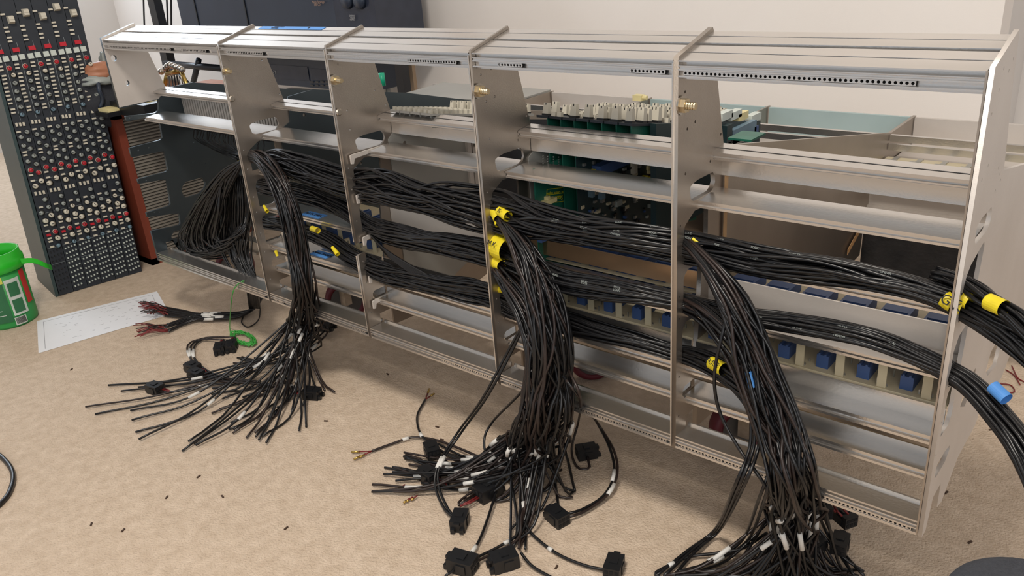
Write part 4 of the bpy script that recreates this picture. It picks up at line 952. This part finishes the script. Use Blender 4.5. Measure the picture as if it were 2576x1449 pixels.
# ------------------------------------------------------------------ equipment stand behind
SD = 3.5
def fbox(k, x0, y0, x1, y1, d=SD, th=.5, mi=0):
    a = ony(x0, y0, d); b = ony(x1, y1, d)
    k.box((min(a.x, b.x), d, min(a.z, b.z)), (max(a.x, b.x), d + th, max(a.z, b.z)), mi)
t = thing('equipment_stand', 'black tube equipment stand against the back wall', 'stand', ony(720, 240, SD))
def post(x, z0, z1, d, r_=.05, nm='post'):
    k = MB(); k.tube([(x, d, z0), (x, d, z1)], r_, 10); k.build(nm, 'stand_black', t, smooth=True)
pc = ony(985, 60, SD); k = MB(); k.box((pc.x - .06, SD + .02, -FL), (pc.x + .055, SD + .12, 3)); k.build('post', 'stand_black', t)
pc2 = ony(385, 30, SD); k = MB(); k.box((pc2.x - .09, SD, -FL), (pc2.x + .09, SD + .12, 3)); k.build('post', 'stand_black', t)
zsh = ony(700, 150, SD).z
k = MB(); k.box((pc2.x, SD - .3, zsh + .10), (pc.x - .2, SD + .5, zsh + .18)); k.build('shelf', 'stand_black', t)
k = MB(); a = ony(415, 160, SD - .3); b = ony(560, 172, SD - .3); k.tube([a, b], .045, 8); k.tube([ony(500, 150, SD - .3), ony(480, 235, SD - .3)], .04, 8); k.tube([ony(425, 165, SD - .3), ony(500, 235, SD - .3)], .03, 8); k.build('cross_tube', 'stand_black', t, smooth=True)
k = MB(); a = ony(432, 128, SD - .6); b = ony(545, 131, SD - .6); k.box((a.x, SD - .6, a.z - .02), (b.x, SD + .2, a.z)); tag(k.build('glass_tray', 'glass_shelf'), 'pale glass tray under the top of the frame, left', 'tray')
a = ony(445, 0, SD - .25); b = ony(955, 84, SD - .25); z0 = zsh + .18
t = thing('disc_changer', 'large dark disc changer on the upper shelf of the stand', 'disc player', ((a.x + b.x) / 2, SD, z0))
xs_ = ony(846, 40, SD - .25).x
k = MB(); k.box((a.x, SD - .25, z0), (xs_ - .01, SD + .4, 2.3)); k.build('body', 'device', t)
k = MB(); k.box((xs_ + .01, SD - .27, z0), (b.x, SD + .4, 2.3)); k.build('control_panel', 'device_glass', t)
xg = ony(500, 60, SD - .25).x; xh = ony(590, 60, SD - .25).x
k = MB(); k.box((xg, SD - .262, z0 + .1), (xg + .02, SD - .25, 2.2)); k.box((xh + .3, SD - .262, z0 + .1), (xh + .32, SD - .25, 2.2)); k.build('door_line', 'stand_black', t)
for px in (876, 908):
    p = ony(px, 2, SD - .27); k = MB(); k.tube([p, p - Vector((0, .05, 0))], [.085, .07], 24); k.build('dial', 'device', t, smooth=True)
p = ony(800, 5, SD - .27); text('lettering', 'Mega Storage', p, .0125, ROTF, 'print_tan', t); p = ony(798, 12, SD - .27); text('lettering', '300 CD', p, .011, ROTF, 'print_tan', t)
for px, py, s in ((886, 40, 'DISPLAY'), (887, 45, 'MODE'), (887, 50, 'REPEAT')): p = ony(px, py, SD - .29); text('lettering', s, p, .008, ROTF, 'print_grey', t)
a = ony(560, 140, SD); b = ony(850, 226, SD)
t = thing('tape_deck', 'dark audio deck on the lower shelf seen through the second bay', 'audio deck', ((a.x + b.x) / 2, SD, b.z))
k = MB(); k.box((a.x, SD, b.z), (b.x + .6, SD + .5, zsh + .02)); k.build('body', 'device', t)
xm = ony(778, 190, SD).x; za = ony(780, 168, SD).z
k = MB(); k.box((a.x + .2, SD - .01, b.z + .08), (xm, SD, za)); k.build('cassette_door', 'device_glass', t); k = MB(); k.box((xm + .06, SD - .01, b.z + .1), (b.x + .5, SD, za - .02)); k.build('display_window', 'device_glass', t)
p = ony(684, 182, SD - .015); text('lettering', 'SONY', p, .022, ROTF, 'print_grey', t)
for j in range(8): p = ony(785 + (j % 4) * 13, 206 + (j // 4) * 9, SD - .012); k = MB(); k.box((p.x - .03, SD - .02, p.z - .008), (p.x + .03, SD - .01, p.z + .008)); k.build('button', 'hub', t)
k = MB(); a = ony(620, 236, SD - .2); k.box((a.x, SD - .3, a.z - .10), (ony(1000, 245, SD).x, SD + .5, a.z - .04)); tag(k.build('low_cabinet', 'green_grey'), 'low green-grey cabinet top under the audio deck', 'cabinet')
k = MB(); fbox(k, 940, 0, 975, 235, SD + .3, .05); tag(k.build('side_panel_board', 'grey_paint'), 'narrow grey board leaning upright beside the black post', 'board')
k = MB(); p = ony(961, 200, 2.6); k.tube([p + Vector((0, 0, -.06)), p + Vector((0, 0, .06))], .03, 10); tag(k.build('green_cap', 'bright_green', smooth=True), 'bright green cap behind the third upright plate', 'cap')
for px in ((360, 363, 368), (418, 422, 424), (430, 431, 432)):
    P = [ony(px[0], 0 - 40, SD + .4), ony(px[1], 60, SD + .4), ony(px[2], 130, SD + .4), ony(px[2] + 4, 200, SD + .4)]
    k = MB(); k.tube(catmull(P, 14), .014, 6)
    tag(k.build('hanging_flex', 'stand_black', smooth=True), {360: 'black cord hanging left of the black post on the wall', 418: 'black cord hanging right of the wide post', 430: 'grey-black cord hanging closest to the disc changer'}[px[0]], 'cord', 'cords hanging down the back wall')
k = MB(); a = onz(200, 5, 0)
# ------------------------------------------------------------------ floor items
t = thing('plastic_tub', 'bright green plastic tub with label and handle at the left edge', 'tub', fp(36, 812, 0))
bc = fp(30, 806, 0); bc.z = -FL; RB_ = .205; BH = .60
def lathe(prof, c, n=40, mi=0, k=None):
    k = k or MB(); vs = []; fs = []
    for r_, z in prof:
        for i in range(n): a = 2 * math.pi * i / n; vs.append((c.x + r_ * math.cos(a), c.y + r_ * math.sin(a), c.z + z))
    for j in range(len(prof) - 1):
        for i in range(n): fs.append((j * n + i, j * n + (i + 1) % n, (j + 1) * n + (i + 1) % n, (j + 1) * n + i))
    k.add(vs, fs, mi); return k
k = lathe([(0, 0), (RB_ * .93, 0), (RB_ * .97, .02), (RB_, BH - .14), (RB_ * .96, BH - .14), (RB_ * .93, .02), (0, .012)], bc); k.build('body', 'green_label', t, smooth=True)
k = lathe([(RB_, BH - .15), (RB_ * 1.10, BH - .14), (RB_ * 1.10, BH - .06), (RB_ * 1.03, BH - .055), (RB_ * 1.03, BH), (RB_ * .97, BH), (RB_ * .95, BH - .15), (RB_, BH - .15)], bc); k.build('rim', 'green_plastic', t, smooth=True)
camd = Vector((CP.x - bc.x, CP.y - bc.y, 0)).normalized(); ca = math.atan2(camd.y, camd.x)
def patch(a0, a1, z0, z1, m, nm, out=.004, n=10):
    vs = []; fs = []
    for i in range(n + 1):
        a = ca + math.radians(a0 + (a1 - a0) * i / n)
        for z in (z0, z1):
            for rr in (RB_ + .001, RB_ + out): vs.append((bc.x + rr * math.cos(a), bc.y + rr * math.sin(a), bc.z + z))
    for i in range(n):
        b = i * 4; c = b + 4
        fs += [(b + 1, c + 1, c + 3, b + 3), (b, b + 2, c + 2, c), (b + 2, b + 3, c + 3, c + 2), (b, c, c + 1, b + 1)]
    fs += [(0, 1, 3, 2), (n * 4, n * 4 + 2, n * 4 + 3, n * 4 + 1)]
    k = MB(); k.add(vs, fs); return k.build(nm, m, t, smooth=False)
patch(8, 40, .10, .40, 'label_white', 'label_panel'); patch(12, 34, .26, .37, 'label_green', 'label_picture', .007); patch(12, 34, .12, .23, 'label_green', 'label_picture', .007)
patch(-60, 4, .06, .38, 'label_green', 'label_panel'); patch(46, 62, .16, .44, 'label_red', 'label_stripe'); patch(-40, 6, .38, .43, 'label_yellow', 'label_stripe')
patch(6, 30, .02, .085, 'label_white', 'barcode_panel')
for j in range(12): patch(8 + j * 1.7, 8.8 + j * 1.7, .03, .08, 'ink', 'barcode_line', .007, 1)
for q in range(5): patch(-50, -6 - q * 5, .12 + q * .04, .125 + q * .04, 'label_white', 'label_line', .007, 6)
ha = ca + math.radians(58); hd_ = Vector((math.cos(ha), math.sin(ha), 0)); hs = Vector((-math.sin(ha), math.cos(ha), 0))
k = MB(); P = [bc + hd_ * RB_ * 1.08 + Vector((0, 0, BH - .10)), bc + hd_ * (RB_ * 1.08 + .08) + hs * .04 + Vector((0, 0, BH - .12)), bc + hd_ * (RB_ * 1.08 + .13) + hs * .10 + Vector((0, 0, BH - .19)), bc + hd_ * (RB_ * 1.08 + .10) + hs * .22 + Vector((0, 0, BH - .25))]
C_ = catmull(P, 14); vs = []
for c in C_:
    for s_, z_ in ((-.004, -.022), (.004, -.022), (.004, .022), (-.004, .022)): vs.append(c + hd_ * s_ + Vector((0, 0, z_)))
k.add(vs, [(i * 4 + j, i * 4 + (j + 1) % 4, (i + 1) * 4 + (j + 1) % 4, (i + 1) * 4 + j) for i in range(13) for j in range(4)] + [(0, 1, 2, 3), (52, 53, 54, 55)]); k.build('handle', 'green_plastic', t)
# paper
q = [fp(93, 808, .004), fp(97, 888, .004), fp(428, 790, .004), fp(395, 733, .004)]
k = MB(); k.add([Vector((v.x, v.y, -FL + .002)) for v in q] + [Vector((v.x, v.y, -FL + .005)) for v in q], [(0, 1, 2, 3), (4, 7, 6, 5), (0, 4, 5, 1), (1, 5, 6, 2), (2, 6, 7, 3), (3, 7, 4, 0)])
pp = tag(k.build('paper_sheet', 'paper'), 'white printed schematic sheet lying on the carpet by the tub', 'paper')
ex = (q[3] - q[0]); ey = (q[1] - q[0]); ex.z = ey.z = 0
def pline(a, b, w=.0015, h=None):
    k = MB(); A = q[0] + ex * a[0] + ey * a[1]; B = q[0] + ex * b[0] + ey * b[1]; dd_ = (B - A).normalized(); nn = Vector((-dd_.y, dd_.x, 0)) * w
    vs = [A - nn, B - nn, B + nn, A + nn]; vs = [Vector((v.x, v.y, -FL + .0052)) for v in vs] + [Vector((v.x, v.y, -FL + .0058)) for v in vs]
    return vs
k = MB()
for a, b in (((.05, .08), (.05, .93)), ((.05, .08), (.95, .08)), ((.95, .08), (.95, .6)), ((.3, .08), (.5, .08))): k.add(pline(a, b), [(0, 3, 2, 1), (4, 5, 6, 7), (0, 1, 5, 4), (1, 2, 6, 5), (2, 3, 7, 6), (3, 0, 4, 7)])
rr_ = random.Random(9)
for j in range(70):
    a = rr_.uniform(.12, .9); b = rr_.uniform(.15, .85); l = rr_.uniform(.008, .04)
    k.add(pline((a, b), (a + l, b), .0012), [(0, 3, 2, 1), (4, 5, 6, 7), (0, 1, 5, 4), (1, 2, 6, 5), (2, 3, 7, 6), (3, 0, 4, 7)])
o = k.build('drawing_line', 'paper_ink', pp); o['kind'] = 'stuff'
# green wire coil
t = thing('wire_coil', 'small coil of thin green wire on the carpet under the leftmost bay', 'wire coil', fp(612, 853, 0))
P = []
cc = fp(612, 853, .015); ea = (fp(645, 865, .015) - fp(580, 842, .015)) * .5; eb = (fp(606, 868, .015) - fp(618, 840, .015)) * .5
for j in range(160):
    a = j * 2 * math.pi / 20; rr = .82 + .18 * math.sin(j * .37)
    P.append(cc + ea * math.cos(a) * rr + eb * math.sin(a) * rr + Vector((0, 0, .02 * math.sin(j * 1.3) ** 2)))
k = MB(); k.tube(P, .0042, 5); k.build('coil', 'green_wire', t, smooth=True)
P = [cc - ea, fp(578, 820, .03)] + PD([(582, 760, -.02), (590, 725, -.015), (612, 706, .02), (632, 712, .10), (640, 690, .12)])
k = MB(); k.tube(catmull(P, 24), .0036, 5); k.build('lead', 'green_wire', t, smooth=True)
# cable at the left edge, red thread on the right
k = MB(); k.tube(catmull([fp(-30, 1130, .014), fp(0, 1146, .014), fp(26, 1175, .014), fp(33, 1205, .014), (fp(20, 1245, .014)), fp(-6, 1274, .014)], 24), .014, 8); tag(k.build('power_cable', 'cable', smooth=True), 'thick black cable curving in at the lower left edge', 'cable')
for j, L in enumerate(([(2545, 920), (2560, 950), (2580, 962)], [(2500, 965), (2540, 968), (2552, 985), (2530, 990)], [(2530, 930), (2552, 945), (2566, 968)])):
    k = MB(); k.tube(catmull([fp(x, y, .008) for x, y in L], 12), .004, 5); tag(k.build('red_thread', 'red_wire', smooth=True), ['long thin red wire offcut ending furthest right on the carpet', 'thin red wire offcut with a hooked end, nearest the blue sleeve', 'short thin red wire offcut between the two longer ones'][j], 'wire offcut', 'red wire offcuts on the right')
# seat at the lower right corner
c = onz(2625, 1535, .85)
t = thing('stool', 'dark grey fabric stool at the lower right corner', 'stool', (c.x, c.y, -FL))
k = MB(); prof = [(0, .0), (.14, .0), (.165, .02), (.172, .05), (.165, .08), (.14, .095), (0, .10)]
k = lathe(prof, Vector((c.x, c.y, c.z - .10)), 40); k.build('seat', 'fabric_grey', t, smooth=True)
for j in range(4):
    a = math.radians(45 + 90 * j); k = MB(); k.tube([(c.x + .09 * math.cos(a), c.y + .09 * math.sin(a), c.z - .1), (c.x + .2 * math.cos(a), c.y + .2 * math.sin(a), -FL)], .015, 8); k.build('leg', 'stand_black', t, smooth=True)
# debris specks
CRL = ['dark crumb on the carpet below the second bay rail', 'upright dark crumb on the carpet left of the centre cables', 'crumb on the carpet just above the gold crimped ends', 'brown crumb on the carpet beside the gold crimped ends', 'brown crumb on the carpet far down on the left', 'reddish crumb on the open carpet left of centre', 'crumb on the carpet near the lower left corner', 'dark crumb on the carpet right of the end plate', 'red crumb on the carpet by the lowest connectors', 'crumb on the open carpet below the left cable fan', 'crumb on the carpet at the bottom left of centre', 'crumb on the carpet right of the left cable fan', 'crumb on the carpet under the end plate foot', 'crumb on the carpet just above the stool', 'crumb on the carpet just below the paper sheet', 'crumb on the carpet between the cable fan and bottom edge']
rr_ = random.Random(2)
for j, (px, py) in enumerate(((1035, 838), (975, 942), (1100, 1075), (1112, 1107), (230, 1320), (420, 1252), (310, 1335), (2493, 1082), (1400, 1428), (500, 1200), (720, 1330), (820, 1060), (2380, 1240), (2440, 1365), (180, 930), (560, 1250))):
    p = fp(px, py, .0); a = rr_.uniform(0, 3); k = MB(); k.box((p.x - .012, p.y - .004, -FL), (p.x + .012, p.y + .004, -FL + .006), rot=Matrix.Rotation(a, 3, 'Z'))
    tag(k.build('crumb', 'debris'), CRL[j], 'crumb', 'dark crumbs scattered on the carpet')
